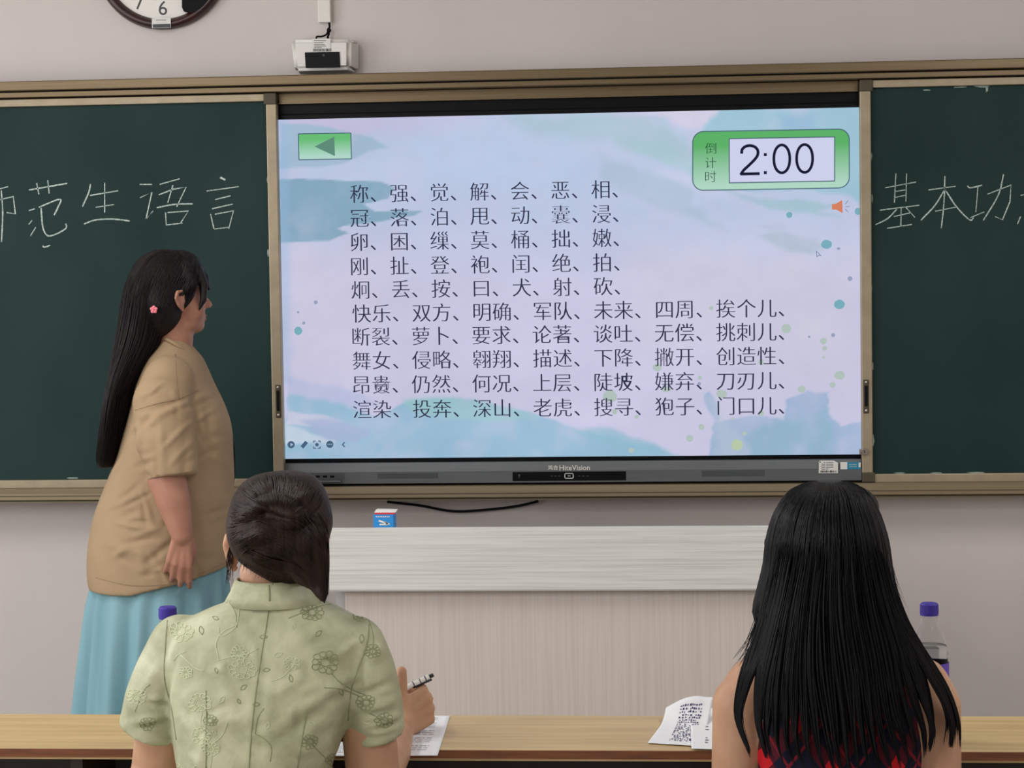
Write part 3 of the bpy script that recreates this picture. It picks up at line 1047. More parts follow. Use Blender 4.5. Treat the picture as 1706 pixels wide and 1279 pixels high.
# cable trunking, hanging lead, camera box
bm = bmesh.new()
a, b = PX(532, 39, WY), PX(553, 39, WY)
add_box(bm, (a.x, WY - .024, a.z), (b.x, WY + .001, ZC), .003)
prop(from_bm('cable_trunking', bm, M['white']), 'white vertical cable trunking on the wall above the camera box', 'cable trunking')
ld = PX(548, 40, WY - .012)
bm = bmesh.new()
pth = smooth_path([ld + Vector((0, 0, .012)), PX(549, 45, WY - .014), PX(546, 50, WY - .02), PX(548, 56, WY - .02), PX(546, 62, WY - .02), PX(549, 68, WY - .02)], 5)
add_tube(bm, pth, 0.0035, 8)
pth = smooth_path([PX(547, 52, WY - .022), PX(543, 58, WY - .03), PX(535, 61, WY - .04), PX(528, 61, WY - .05), PX(527, 66, WY - .055)], 5)
add_tube(bm, pth, 0.003, 8)
add_ball(bm, PX(548, 50.5, WY - .02), .0075, seg=10)
cb = from_bm('sensor_lead', bm, M['blackmat'], None, True)
prop(cb, 'short dark knotted lead between the white trunking and the camera box', 'cable')
sb = thing('sensor_box', 'white wall-mounted camera box with a black window above the screen', 'camera box', PX(542, 122, WY))
Yf = WY - 0.075
bm = bmesh.new()
A = [PX(485, 66, Yf), PX(583, 64.5, Yf), PX(583, 115, Yf), PX(490, 117.5, Yf)]
Bk = [PX(487, 66, WY), PX(600, 68, WY), PX(599.5, 122.5, WY), PX(495, 125, WY)]
fv = [bm.verts.new(p) for p in A]
bv = [bm.verts.new(p) for p in Bk]
bm.faces.new(fv); bm.faces.new(list(reversed(bv)))
for k in range(4):
    bm.faces.new((fv[k], bv[k], bv[(k + 1) % 4], fv[(k + 1) % 4]))
bmesh.ops.bevel(bm, geom=list(bm.edges), offset=.012, segments=5, affect='EDGES')
cas = from_bm('casing', bm, M['white'], sb, False)
for p_ in cas.data.polygons:
    p_.use_smooth = p_.area < .0015
bm = bmesh.new()
add_prism(bm, [PX(508, 87.5, Yf), PX(565.5, 86.5, Yf), PX(567, 112.5, Yf), PX(509.5, 113.5, Yf)], (0, -.003, 0))
wn = from_bm('black_window', bm, M['black'], sb)
bm = bmesh.new()
add_tube(bm, [PX(539, 92, Yf - .003), PX(539, 92, Yf - .004)], [.004, .004], 14)
from_bm('lens', bm, M['bezel_dark'], wn)
fl = Flat(); fl.rect(520, 64.5, 550.5, 86, Yf - .0015); st = fl.build('asset_sticker', M['paperw'], sb)
fl = Flat()
for y, x1 in ((67.5, 543), (71, 538), (74, 541), (76.5, 543), (79, 536)): fl.line([(523, y), (x1, y)], 0.9, Yf - .002)
x = 522
while x < 550:
    wv = rb.choice((0.8, 1.3, 2.0)); fl.rect(x, 81, x + wv, 85.5, Yf - .002); x += wv + rb.choice((.7, 1))
fl.build('print', M['ink'], st)

# loose cable under the ledge
bm = bmesh.new()
add_tube(bm, smooth_path([PX(645, 835.5, .07), PX(656, 837, .07), PX(700, 842, .075), PX(757, 851.5, .08), PX(820, 848, .08), PX(860, 843, .075), PX(888, 837, .07), PX(897, 834.5, .07)], 6), .0042, 8)
prop(from_bm('hanging_cable', bm, M['blackmat'], None, True), 'black cable sagging below the chalk ledge above the lectern', 'cable')

# ------------------------------------------------------------------ lectern
LY = -1.15
lec = thing('lectern', 'wide teacher lectern with a white grained upper board and pinkish panel below', 'lectern', (PX(950, 878, LY).x, LY + .3, 0))
fx0, fx1 = PX(548, 930, LY).x, PX(1432, 930, LY).x
fz1, fz0 = PX(920, 878.5, LY).z, PX(920, 982.5, LY).z
box('upper_board', (fx0, LY, fz0), (fx1, LY + .022, fz1), M['lectern_w'], lec, .0015)
box('upper_board_edge', (fx0, LY - .0006, fz0 - .0025), (fx1, LY + .02, fz0 + .001), M['grey'], lec)
box('lower_panel', (PX(575, 1000, LY + .03).x, LY + .028, 0.0), (fx1 - .03, LY + .046, fz0 + .03), M['lectern_p'], lec)
box('side_column', (fx0 + .006, LY + .05, 0.0), (PX(575, 1000, LY + .03).x + .02, LY + .58, fz0 + .03), M['grey'], lec)
box('side_panel', (fx1 - .03, LY + .03, 0.0), (fx1 - .01, LY + .58, fz0 + .03), M['lectern_p'], lec)
box('lectern_top', (fx0 + .004, LY + .022, fz1 - .142), (fx1 - .004, LY + .6, fz1 - .12), M['lectern_w'], lec, .001)
# chalk box on the lectern
KY = LY + .3
k0, k1 = PX(622, 870, KY), PX(655.5, 870, KY)
kz0, kz1 = fz1 - .1195, PX(640, 856, KY).z
ck = thing('chalk_box', 'small blue chalk box with red and white flap standing on the lectern', 'box', ((k0.x + k1.x) / 2, KY, kz0))
box('carton', (k0.x, KY, kz0), (k1.x, KY + .055, kz1), M['blue_box'], ck, .0008)
zz = kz1
fl = Flat()
bm = bmesh.new()
add_prism(bm, [(k0.x + .003, KY - .0006, zz - .001), (k1.x + .004, KY - .0006, zz - .001), (k1.x + .004, KY - .001, zz + .004), (k0.x + .003, KY - .001, zz + .004)], (0, .012, 0))
from_bm('red_band', bm, M['red'], ck)
bm = bmesh.new()
add_prism(bm, [(k0.x + .003, KY - .001, zz + .004), (k1.x + .006, KY - .001, zz + .004), (k1.x + .008, KY + .01, zz + .009), (k0.x + .006, KY + .01, zz + .0105)], (0, .03, 0))
from_bm('white_flap', bm, M['white'], ck)
fl = Flat()
for x in range(626, 648, 3): fl.line([(x, 860.5), (x + 1.6, 860.5)], 2, KY - .001)
fl.line([(631, 867), (645, 872)], 3, KY - .001); fl.line([(632, 873.5), (646, 873)], 2.6, KY - .001)
fl.line([(640, 869), (649, 873)], 2, KY - .001)
fl.build('printed_chalks', M['white'], ck)

# ------------------------------------------------------------------ desk
DZ = 0.735
dn = PZ(853, 1249.5, DZ).y
df = PZ(853, 1191, DZ).y
desk = thing('long_desk', 'long pale oak front row desk with a brown front edge', 'desk', (-.3, (dn + df) / 2, 0))
box('desk_top', (-2.2, dn + .002, DZ - .018), (1.6, df, DZ), M['desk'], desk, .001)
box('edge_band', (-2.2, dn - .001, DZ - .0135), (1.6, dn + .0025, DZ - .0005), M['deskedge'], desk)
bm = bmesh.new()
add_box(bm, (-2.2, df - .05, .12), (1.6, df - .03, DZ - .018))
for x in (-2.2, -1.0, .3, 1.58): add_box(bm, (x, dn + .02, 0), (x + .02, df - .03, DZ - .018))
from_bm('frame', bm, M['deskdark'], desk)


def sheet(name, label, cat, corners, m, lift=None, n=24, curl=None, group=None):
    """paper sheet from four ground-plane corners (near-left, near-right, far-right, far-left)"""
    a, b, c, d = [Vector(p) for p in corners]
    vs, fs = [], []
    for i in range(n + 1):
        for j in range(n + 1):
            u, v = j / n, i / n
            p = (a * (1 - u) + b * u) * (1 - v) + (d * (1 - u) + c * u) * v
            if lift: p = p + lift(u, v)
            vs.append(p)
    for i in range(n):
        for j in range(n):
            k = i * (n + 1) + j
            fs.append((k, k + 1, k + n + 2, k + n + 1))
    o = from_np(name, vs, fs, m, None, True)
    md = o.modifiers.new('thickness', 'SOLIDIFY')
    md.thickness = .0004
    prop(o, label, cat, group)
    def at_(u, v):
        p = (a * (1 - u) + b * u) * (1 - v) + (d * (1 - u) + c * u) * v
        return p + (lift(u, v) if lift else Vector()) + Vector((0, 0, .0009))
    return o, at_


def print_on(o, at_, rows, m, name='print'):
    vs, fs = [], []
    for (u0, u1, v, wd) in rows:
        b = len(vs)
        K = 8
        for k in range(K + 1):
            u = u0 + (u1 - u0) * k / K
            vs += [at_(u, v - wd), at_(u, v + wd)]
        for k in range(K):
            fs.append((b + 2 * k, b + 2 * k + 2, b + 2 * k + 3, b + 2 * k + 1))
    return from_np(name, vs, fs, m, o)


zp = DZ + .0012
pc = [PZ(540, 1259, zp), PZ(729, 1258, zp), PZ(750, 1191.5, zp), PZ(572, 1192, zp)]
o, f_ = sheet('paper_sheet', 'white printed sheet under the writing hand of the woman in green', 'paper', pc, M['paper'], None)
rr = random.Random(9)
rows = []
for k in range(19):
    u, ue = .1, (.9 if k % 4 else .55)
    while u < ue:
        L = rr.uniform(.02, .09)
        rows.append((u, min(ue, u + L), .08 + k * .047, .0035))
        u += L + .012
print_on(o, f_, rows, M['print'])


def curl(u, v):
    k = max(0, v - .55) / .45
    return Vector((k * k * .012 * (u - .3), -k * k * .015, .038 * k * k * (0.45 + .55 * math.sin(min(1, u * 1.2) * math.pi * .62))))


pc = [PZ(1079, 1237, zp + .001), PZ(1176, 1243, zp + .001), PZ(1180, 1193, zp + .001), PZ(1113, 1192, zp + .001)]
o, f_ = sheet('paper_sheet', 'curled sheet covered in dense handwriting on the desk before the woman in tartan', 'paper', pc, M['paper'], curl)
rr = random.Random(4)
rows = []
for k in range(22):
    v = .12 + k * .038
    u = .34
    while u < .82:
        L = rr.uniform(.012, .04)
        if rr.random() < .8: rows.append((u, u + L, v + rr.uniform(-.006, .006), rr.uniform(.006, .012)))
        u += L + rr.uniform(.012, .035)
print_on(o, f_, rows, M['print_blue'])
# the rolled-over back corner
rp_ = smooth_path([PX(1118, 1172, -2.98), PX(1140, 1171, -2.98), PX(1169, 1168, -2.98)], 4)
pc = [PZ(1152, 1246.5, zp + .003), PZ(1226, 1249, zp + .003), PZ(1236, 1186, zp + .003), PZ(1150, 1186, zp + .003)]
o, f_ = sheet('paper_sheet', 'blank-looking white sheet half hidden by the arm of the woman in tartan', 'paper', pc, M['paper'], lambda u, v: Vector((0, 0, .024 * max(0, v - .6) ** 1.3)))
rows = [(.30 + rr.uniform(0, .02), .30 + rr.uniform(.04, .09), v, .008) for v in (.16, .22, .28, .5, .58, .66, .84, .9)]
print_on(o, f_, rows, M['print'])

# ------------------------------------------------------------------ people
def head_shapes(bm, H, lip=True):
    """head in its own frame (x forward, y left, z up), placed by matrix H"""
    M3 = H.to_3x3()

    def ball(c, r, seg=20):
        add_ball(bm, H @ Vector(c), r, M3, seg)

    def limb(pts, rad):
        add_limb(bm, [H @ Vector(p) for p in pts], rad, 10)
    ball((-.012, 0, .03), (.095, .074, .084), 28)
    ball((.028, 0, -.03), (.062, .062, .083), 28)
    ball((.052, 0, -.084), (.032, .036, .024))
    ball((.02, 0, -.075), (.058, .054, .034))
    ball((.0, 0, -.085), (.05, .05, .035))
    for s in (1, -1):
        ball((.05, .032 * s, -.036), (.03, .03, .038))
        ball((.078, .03 * s, .014), (.014, .026, .009))
        ball((.099, .0095 * s, -.034), (.009, .008, .0075), 12)
    limb([(.084, 0, .008), (.094, 0, -.012), (.105, 0, -.03)], [.009, .0095, .011])
    ball((.082, 0, -.06), (.0105, .021, .0065), 14)
    ball((.0805, 0, -.071), (.010, .018, .0065), 14)
    for s in (1, -1):
        limb([(.012, .072 * s, .008), (.002, .081 * s, .024), (-.014, .086 * s, .022), (-.021, .087 * s, .004), (-.014, .083 * s, -.016), (.0, .076 * s, -.032)], [.005, .0055, .006, .006, .0055, .0065])
        ball((-.004, .076 * s, -.004), (.015, .0065, .026), 14)


def face_parts(H, parent, lipmat=True):
    M3 = H.to_3x3()
    for s in (1, -1):
        bm = bmesh.new()
        add_ball(bm, H @ Vector((.079, .031 * s, -.002)), (.0095, .0125, .0062), M3, 14)
        e = from_bm('eye', bm, M['eye'], parent, True)
        bm = bmesh.new()
        add_ball(bm, H @ Vector((.0855, .031 * s, -.002)), (.0035, .0055, .0055), M3, 12)
        from_bm('iris', bm, M['iris'], e, True)
        bm = bmesh.new()
        add_tube(bm, [H @ Vector(p) for p in ((.088, .012 * s, .018), (.086, .03 * s, .023), (.074, .046 * s, .018))], [.0022, .0026, .0012], 6)
        from_bm('eyebrow', bm, M['hair_k'], parent, True)
    bm = bmesh.new()
    add_ball(bm, H @ Vector((.0836, 0, -.0605)), (.0098, .02, .005), M3, 14)
    add_ball(bm, H @ Vector((.082, 0, -.0705)), (.0094, .017, .0053), M3, 14)
    from_bm('lips', bm, M['lip'], parent, True)


def frame_m(o, f, u, s=1.0):
    """matrix whose x axis is f and z axis about u"""
    f = Vector(f).normalized()
    l = Vector(u).cross(f).normalized()
    u = f.cross(l)
    return Matrix(((f.x * s, l.x * s, u.x * s, o[0]), (f.y * s, l.y * s, u.y * s, o[1]), (f.z * s, l.z * s, u.z * s, o[2]), (0, 0, 0, 1)))


def hand_shapes(bm, W, d, n, t, curl, thumb, s=1.0, spread=0.0, pinch=None):
    """W wrist, d towards knuckles, n out of the back of the hand, t towards the thumb"""
    d, n, t = Vector(d).normalized(), Vector(n).normalized(), Vector(t).normalized()
    W = Vector(W)
    off = (.029, .0105, -.0085, -.0265)
    lens = ((.043, .025, .02), (.047, .029, .021), (.043, .027, .02), (.034, .02, .018))
    rad = (.0092, .0096, .009, .008)
    for i in range(4):
        K = W + (d * (.083 - (0, .0, .004, .011)[i]) + t * off[i] + n * (.004, .007, .005, .0)[i]) * s
        add_limb(bm, [W + t * off[i] * .55 * s, W + (d * .04 + t * off[i] * .8) * s, K], [.0135 * s, .0125 * s, .0108 * s], 10)
        ang = 0
        p = K
        ds = (d + t * spread * (1.5 - i)).normalized()
        pts, rr_ = [p], [rad[i] * 1.1 * s]
        for j in range(3):
            ang += curl[i][j]
            v = ds * math.cos(ang) - n * math.sin(ang)
            p = p + v * lens[i][j] * s
            pts.append(p)
            rr_.append(rad[i] * (1.0, .92, .78)[j] * s)
        add_limb(bm, pts, rr_, 10)
    add_limb(bm, [W + (d * c[0] + t * c[1] + n * c[2]) * s for c in thumb], [.016 * s, .0135 * s, .0122 * s, .0105 * s][:len(thumb)], 10)


def hair_streaks(bvh, cent, guides, count, lift=0.0025, jit=4.0, wav=0.0, npt=14, rnd=None):
    """strands laid over a hair mass along guide strokes given in photo sight lines"""
    rnd = rnd or random.Random(11)
    out = []
    while len(out) < count:
        g = rnd.randrange(len(guides) - 1)
        ga, gb, ok = guides[g], guides[g + 1], True
        if ga is None or gb is None:
            continue
        t = rnd.random()
        a = smooth_path([(x, y, 0) for x, y in ga], 6)
        b = smooth_path([(x, y, 0) for x, y in gb], 6)
        pts = []
        jx, jy = rnd.gauss(0, jit), rnd.gauss(0, jit)
        t2 = min(1, max(0, t + rnd.gauss(0, .12)))
        st, en = rnd.random() * .25, 1 - rnd.random() * .2
        for k in range(npt):
            f = st + (en - st) * k / (npt - 1)
            tt = t + (t2 - t) * f
            ia = f * (len(a) - 1); ib = f * (len(b) - 1)
            pa = a[int(ia)].lerp(a[min(len(a) - 1, int(ia) + 1)], ia % 1)
            pb = b[int(ib)].lerp(b[min(len(b) - 1, int(ib) + 1)], ib % 1)
            p = pa.lerp(pb, tt)
            x, y = p.x + jx + wav * math.sin(f * 9 + jx), p.y + jy
            hit, nn, _, _ = bvh.ray_cast(CAM, ray(x, y).normalized())
            if hit is None:
                continue
            pts.append(hit + nn * (lift * (0.3 + 0.7 * math.sin(math.pi * min(1, f * 1.1))) ))
        if len(pts) >= 5:
            out.append((pts, rnd.uniform(.6, 1.2)))
    return out


def bvh_of(o):
    me = o.data
    return BVHTree.FromPolygons([o.matrix_world @ v.co for v in me.vertices], [tuple(p.vertices) for p in me.polygons])


def secs_px(rows, ex=None):
    """loft sections from the photo outline: (y, x left, x right, Y centre, half depth)"""
    out = []
    for r in rows:
        y, xl, xr, Yc, ry = r[:5]
        a, b = PX(xl, y, Yc), PX(xr, y, Yc)
        out.append(((a.x + b.x) / 2, Yc, (a.z + b.z) / 2, (b.x - a.x) / 2, ry) + ((r[5],) if len(r) > 5 else ()))
    return out


def loft_strands(secs, count, rnd, th0, th1, v0=(0, .3), v1=(.85, 1.0), lift=.002, npt=16, wave=.0, tip=0.0, drift=.25):
    """strands running down a lofted hair mass"""
    S = [np.array(s[:5]) for s in secs]
    out = []
    for _ in range(count):
        th = rnd.uniform(th0, th1)
        a, b = rnd.uniform(*v0), rnd.uniform(*v1)
        dth = rnd.gauss(0, drift)
        ph = rnd.random() * 6
        lf = lift * rnd.uniform(-.2, 1.3)
        pts = []
        for k in range(npt):
            f = k / (npt - 1)
            v = (a + (b - a) * f) * (len(S) - 1)
            i = min(int(v), len(S) - 2)
            s = S[i] * (1 - (v - i)) + S[i + 1] * (v - i)
            q = th + dth * f * f + wave * math.sin(f * 7 + ph) * f
            e = 1 + tip * f * f * rnd.uniform(.9, 1.1)
            pts.append(Vector((s[0] + (s[3] * e + lf) * math.cos(q), s[1] + (s[4] + lf) * math.sin(q), s[2])))
        out.append((pts, rnd.uniform(.6, 1.3)))
    return out


def hair_mesh(name, base_bm, paths, rad, m, parent, voxel=None, disp=None):
    """hair mass plus its strands as one part"""
    if voxel:
        o = fuse(name, base_bm, voxel, 4, m, None, disp)
    else:
        o = from_bm(name, base_bm, m, None, True)
    P = paths(bvh_of(o)) if callable(paths) else paths
    v0 = [tuple(v.co) for v in o.data.vertices]
    f0 = [tuple(p.vertices) for p in o.data.polygons]
    vs, fs = strands(name, P, rad, m, None)
    n0 = len(v0)
    bpy.data.objects.remove(o)
    return from_np(name, v0 + [tuple(v) for v in vs], f0 + [tuple(i + n0 for i in f) for f in fs], m, parent, True)


def surf_strokes(name, bvh, strokes, rad, m, parent, lift=.0008, closed=False):
    """seams and embroidery: thin raised cords lying on the cloth under photo sight lines"""
    bm = bmesh.new()
    for st in strokes:
        pts = smooth_path([(x, y, 0) for x, y in st], 4) if len(st) > 2 else [Vector((st[0][0] + (st[1][0] - st[0][0]) * k / 8, st[0][1] + (st[1][1] - st[0][1]) * k / 8, 0)) for k in range(9)]
        run = []
        for p in pts:
            hit, nn, _, dist = bvh.ray_cast(CAM, ray(p.x, p.y).normalized())
            if hit is None or (run and (hit - run[-1]).length > .05):
                if len(run) > 2: add_tube(bm, run, rad, 5)
                run = []
                if hit is None: continue
            run.append(hit + nn * lift)
        if len(run) > 2: add_tube(bm, run, rad, 5)
    return from_bm(name, bm, m, parent, True)


# ================= standing woman at the board
YP = -0.60
pw = lambda x, y, dy=0.0: PX(x, y, YP + dy)
gz0 = 0.0
bm = bmesh.new()
fdir = Vector((0.84, 0.54, 0.10))            # face turned a little to the board
Hc = pw(288, 497, 0.0)
HP = frame_m(Hc, fdir, (0.02, 0, 1), 1.0)
head_shapes(bm, HP)
add_limb(bm, [HP @ Vector((-.02, 0, -.05)), pw(292, 560, 0), pw(284, 600, 0)], [.055, .052, .06], 20)
add_loft(bm, dense(secs_px([(590, 262, 310, YP, .06), (615, 245, 340, YP, .13), (660, 232, 355, YP, .15), (740, 215, 360, YP, .125), (820, 200, 355, YP, .12), (900, 190, 350, YP, .13), (990, 195, 345, YP, .14), (1060, 205, 335, YP, .13)]), 3))
# arms: near (right) arm hangs at her side, far arm mirrored
SHR, ELR, WRR = pw(268, 655, -.155), pw(278, 800, -.205), pw(303, 890, -.225)
add_limb(bm, [SHR, pw(276, 720, -.19), ELR, pw(290, 838, -.215), WRR], [.044, .048, .054, .047, .031], 20)
hand_shapes(bm, pw(304, 893, -.226), (-.17, .0, -1), (.25, -1, .0), (1, .25, -.15),
            ((.35, .5, .35), (.45, .55, .4), (.5, .6, .4), (.55, .6, .4)), ((.012, .02, -.006), (.04, .034, -.016), (.068, .034, -.026), (.088, .026, -.034)), 1.0, .12)
SHL = pw(275, 655, .155)
add_limb(bm, [SHL, pw(285, 720, .19), pw(290, 800, .2), pw(306, 890, .19)], [.044, .05, .046, .031], 20)
hand_shapes(bm, pw(306, 893, .19), (.0, 0, -1), (.1, 1, .0), (1, -.1, 0),
            ((.3, .4, .3), (.35, .45, .3), (.4, .45, .3), (.45, .5, .3)), ((.012, .02, -.006), (.04, .034, -.016), (.068, .034, -.026), (.088, .026, -.034)))
# legs, feet on the floor
for sy in (-.085, .085):
    hx = pw(268, 1000).x
    add_limb(bm, [(hx, YP + sy, .78), (hx + .01, YP + sy, .45), (hx - .01, YP + sy, .09)], [.085, .058, .04], 18)
    add_limb(bm, [(hx - .02, YP + sy, .035), (hx + .06, YP + sy, .03), (hx + .15, YP + sy, .022)], [.036, .034, .022], 14)
person1 = fuse('person', bm, .0045, 3, M['skin_p'])
prop(person1, 'standing woman in beige top and pale blue skirt with very long black hair', 'person')
face_parts(HP, person1)
# t-shirt
bm = bmesh.new()
tee = secs_px([(566, 272, 312, YP, .062), (580, 262, 322, YP, .085), (600, 248, 336, YP, .13), (640, 232, 352, YP, .175), (680, 222, 372, YP, .185), (715, 212, 383, YP, .185), (760, 198, 386, YP, .18),
               (810, 178, 386, YP, .185), (860, 160, 386, YP, .19), (910, 151, 385, YP, .195), (950, 150, 383, YP, .197), (976, 154, 380, YP, .197)])
add_loft(bm, dense(tee, 4), 56, 2.2)
# hem drops lower at the back than at the front
for v in bm.verts:
    if v.co.z < tee[-3][2]:
        k = (tee[-3][2] - v.co.z) / (tee[-3][2] - tee[-1][2])
        v.co.z += k * .05 * max(0, (v.co.x - pw(250, 950).x) / .2)
add_limb(bm, [SHR + Vector((.01, .05, .03)), pw(270, 670, -.165), pw(277, 735, -.185)], [.075, .082, .085], 22)
for A_, B_ in ((pw(274, 690, -.175), pw(288, 796, -.205)), (pw(285, 690, .175), pw(292, 796, .205))):
    add_tube(bm, [A_, A_.lerp(B_, .5), B_], [.083, .078, .071], 26)
add_limb(bm, [SHL + Vector((.01, -.05, .03)), pw(285, 670, .165), pw(288, 735, .185)], [.075, .08, .083], 22)
Yn = -.29
fs_ = [(pw(245, 700, Yn), pw(325, 660, Yn), .012, .006), (pw(240, 660, Yn), pw(262, 640, Yn), .008, .005), (pw(228, 690, Yn), pw(300, 668, Yn), .01, -.004), (pw(232, 665, -.2), pw(275, 640, -.2), .009, .004),
       (pw(170, 850, -.19), pw(245, 820, -.19), .012, .005), (pw(185, 870, -.19), pw(262, 885, -.19), .01, .006), (pw(205, 905, -.19), pw(270, 895, -.19), .01, -.005), (pw(165, 905, -.19), pw(250, 925, -.19), .014, .004),
       (pw(340, 760, -.19), pw(380, 790, -.15), .014, .004), (pw(225, 760, -.25), pw(232, 700, -.25), .014, .006), (pw(330, 660, -.2), pw(345, 760, -.2), .012, -.006),
       (pw(262, 700, Yn), pw(270, 790, Yn), .014, .004), (pw(305, 700, Yn), pw(300, 790, Yn), .016, -.004), (pw(175, 800, -.15), pw(205, 760, -.15), .014, .006), (pw(190, 840, -.18), pw(240, 800, -.18), .01, -.004),
       (pw(345, 700, -.18), pw(378, 700, -.12), .014, .004), (pw(335, 840, -.19), pw(330, 930, -.19), .02, .004), (pw(235, 900, -.19), pw(240, 970, -.19), .02, .004)]
fs_ = [(p, q, w_, am * .9) for p, q, w_, am in fs_]
rf_ = random.Random(25)
for _ in range(34):
    x, y = rf_.uniform(160, 370), rf_.uniform(700, 960)
    an = rf_.choice((-.5, -.2, .25, 1.3)) + rf_.uniform(-.3, .3)
    l = rf_.uniform(25, 80)
    fs_.append((pw(x, y, -.19), pw(x + l * math.cos(an), y + l * math.sin(an), -.19), rf_.uniform(.008, .016), rf_.choice((-1, 1)) * rf_.uniform(.003, .006)))
for _ in range(10):
    x, y = rf_.uniform(235, 310), rf_.uniform(640, 780)
    an = rf_.choice((-.7, 1.4)) + rf_.uniform(-.3, .3)
    l = rf_.uniform(25, 60)
    fs_.append((pw(x, y, Yn), pw(x + l * math.cos(an), y + l * math.sin(an), Yn), rf_.uniform(.008, .012), rf_.choice((-1, 1)) * rf_.uniform(.003, .005)))
shirt = fuse('t_shirt', bm, .006, 5, M['tee'], person1, folds(fs_, .0025, 9, (1, 1, .6)))
bv = bvh_of(shirt)
bm = bmesh.new()
add_tube(bm, smooth_path([pw(270, 566, .03), pw(276, 565, -.05), pw(292, 573, -.072), pw(310, 586, -.05), pw(317, 592, .0), pw(310, 588, .05), pw(292, 574, .07), pw(278, 566, .055), pw(270, 566, .03)], 5), .0055, 8)
from_bm('collar_band', bm, M['tee'], shirt, True)
surf_strokes('seam_stitching', bv, [[(292, 590), (294, 640), (298, 665)], [(226, 683), (262, 672), (298, 664), (330, 650)], [(240, 792), (285, 789), (322, 785)], [(160, 962), (220, 975), (290, 971), (340, 953), (376, 936)]], .0012, M['tee_dark'], shirt, .0006)
# lanyard cord hanging at the front
bm = bmesh.new()
add_tube(bm, smooth_path([pw(314, 590, .03), pw(345, 628, .07), pw(368, 680, .08), pw(386, 722, .05), pw(389, 770, .03), pw(386, 826, .02)], 5), .0014, 6)
add_tube(bm, smooth_path([pw(314, 590, .05), pw(345, 630, .09), pw(370, 685, .10), pw(388, 730, .07), pw(391, 780, .05), pw(387, 830, .04)], 5), .0014, 6)
add_ball(bm, pw(319, 588, -.02), (.008, .006, .006), seg=10)
lan = from_bm('lanyard_cord', bm, M['blackmat'], person1, True)
# pleated skirt
rows = [(930, 172, 372, YP, .165), (960, 160, 375, YP, .175), (1000, 151, 378, YP, .182), (1060, 146, 381, YP, .19), (1120, 141, 384, YP, .198), (1192, 136, 388, YP, .206), (1270, 130, 392, YP, .214), (1330, 127, 396, YP, .22)]
ss_ = dense(secs_px(rows), 5)
bm = bmesh.new()
N = 220
rings = []
for i, s in enumerate(ss_):
    f = i / (len(ss_) - 1)
    ring = []
    for k in range(N):
        t = 2 * math.pi * k / N
        am = (.045 + .11 * f) * (math.sin(t * 15 + .7 * math.sin(t * 3)) * .5 + .35 * math.sin(t * 9 + 1.3) + .2 * math.sin(t * 23 + f * 2)) * (.35 + .65 * min(1, f * 2.5))
        ring.append(bm.verts.new((s[0] + s[3] * (1 + am) * math.cos(t), s[1] + s[4] * (1 + am * 1.1) * math.sin(t), s[2])))
    rings.append(ring)
for i in range(len(rings) - 1):
    for k in range(N):
        bm.faces.new((rings[i][k], rings[i][(k + 1) % N], rings[i + 1][(k + 1) % N], rings[i + 1][k]))
sk = from_bm('pleated_skirt', bm, M['skirt'], person1, True)
sk.modifiers.new('cloth', 'SOLIDIFY').thickness = .002
# hair: cap over the skull plus the long fall down the back
bm = bmesh.new()
H3 = HP.to_3x3()
for c, r in (((-.022, 0, .054), (.1, .085, .09)), ((.02, 0, .083), (.075, .076, .054)), ((-.05, 0, -.01), (.075, .088, .1)), ((-.02, -.035, .035), (.08, .05, .085)), ((.052, 0, .075), (.048, .066, .035))):
    add_ball(bm, HP @ Vector(c), r, H3, 26)
fall = secs_px([(455, 218, 300, YP + .0, .10), (490, 208, 288, YP - .005, .108), (530, 202, 282, YP - .01, .108), (570, 196, 272, YP - .015, .115), (610, 190, 252, YP - .02, .13), (650, 185, 232, YP - .02, .14), (690, 179, 222, YP - .02, .135),
                (730, 172, 214, YP - .02, .12), (760, 168, 206, YP - .02, .105), (776, 170, 197, YP - .02, .08)])
fd = dense(fall, 4)
add_loft(bm, fd, 40)
# lock falling beside the cheek and fringe
add_limb(bm, [HP @ Vector(p) for p in ((.065, -.055, .07), (.074, -.064, .03), (.066, -.07, -.01), (.048, -.07, -.04))], [.016, .014, .011, .004], 10)
add_limb(bm, [HP @ Vector(p) for p in ((.075, -.025, .078), (.09, -.04, .05), (.094, -.046, .015))], [.016, .012, .005], 10)
add_limb(bm, [HP @ Vector(p) for p in ((.03, -.066, .06), (.036, -.077, .036), (.016, -.084, .022))], [.022, .016, .007], 10)
rnd = random.Random(21)
ps = loft_strands(fd, 420, rnd, math.pi * .55, math.pi * 2.05, (0, .25), (.86, 1.02), .003, 14, .03)
capg = [[(286, 414), (250, 432), (222, 480), (208, 540)], [(292, 413), (262, 440), (238, 490), (222, 560)], [(298, 413), (278, 445), (256, 500), (240, 570)], [(306, 414), (300, 440), (280, 490), (262, 560)], [(316, 418), (318, 440), (300, 480), (284, 505)], [(322, 424), (330, 445), (325, 475), (318, 500)]]
hair1 = hair_mesh('long_hair', bm, lambda b: ps + hair_streaks(b, None, capg, 260, .002, 2.5, rnd=random.Random(5)), .0011, M['hair_s'], person1, .005)
# pink flower clip
bm = bmesh.new()
hb = bvh_of(hair1)
hit = hb.ray_cast(CAM, ray(257, 515.5).normalized())
cp = hit[0] + Vector((0, -.005, 0))
for k in range(5):
    a = 2 * math.pi * k / 5 + .3
    add_ball(bm, cp + Vector((.0065 * math.cos(a), 0, .0065 * math.sin(a))), (.005, .003, .005), seg=10)
add_ball(bm, cp + Vector((0, -.002, 0)), .0032, seg=8)
from_bm('flower_clip', bm, M['pink'], person1, True)

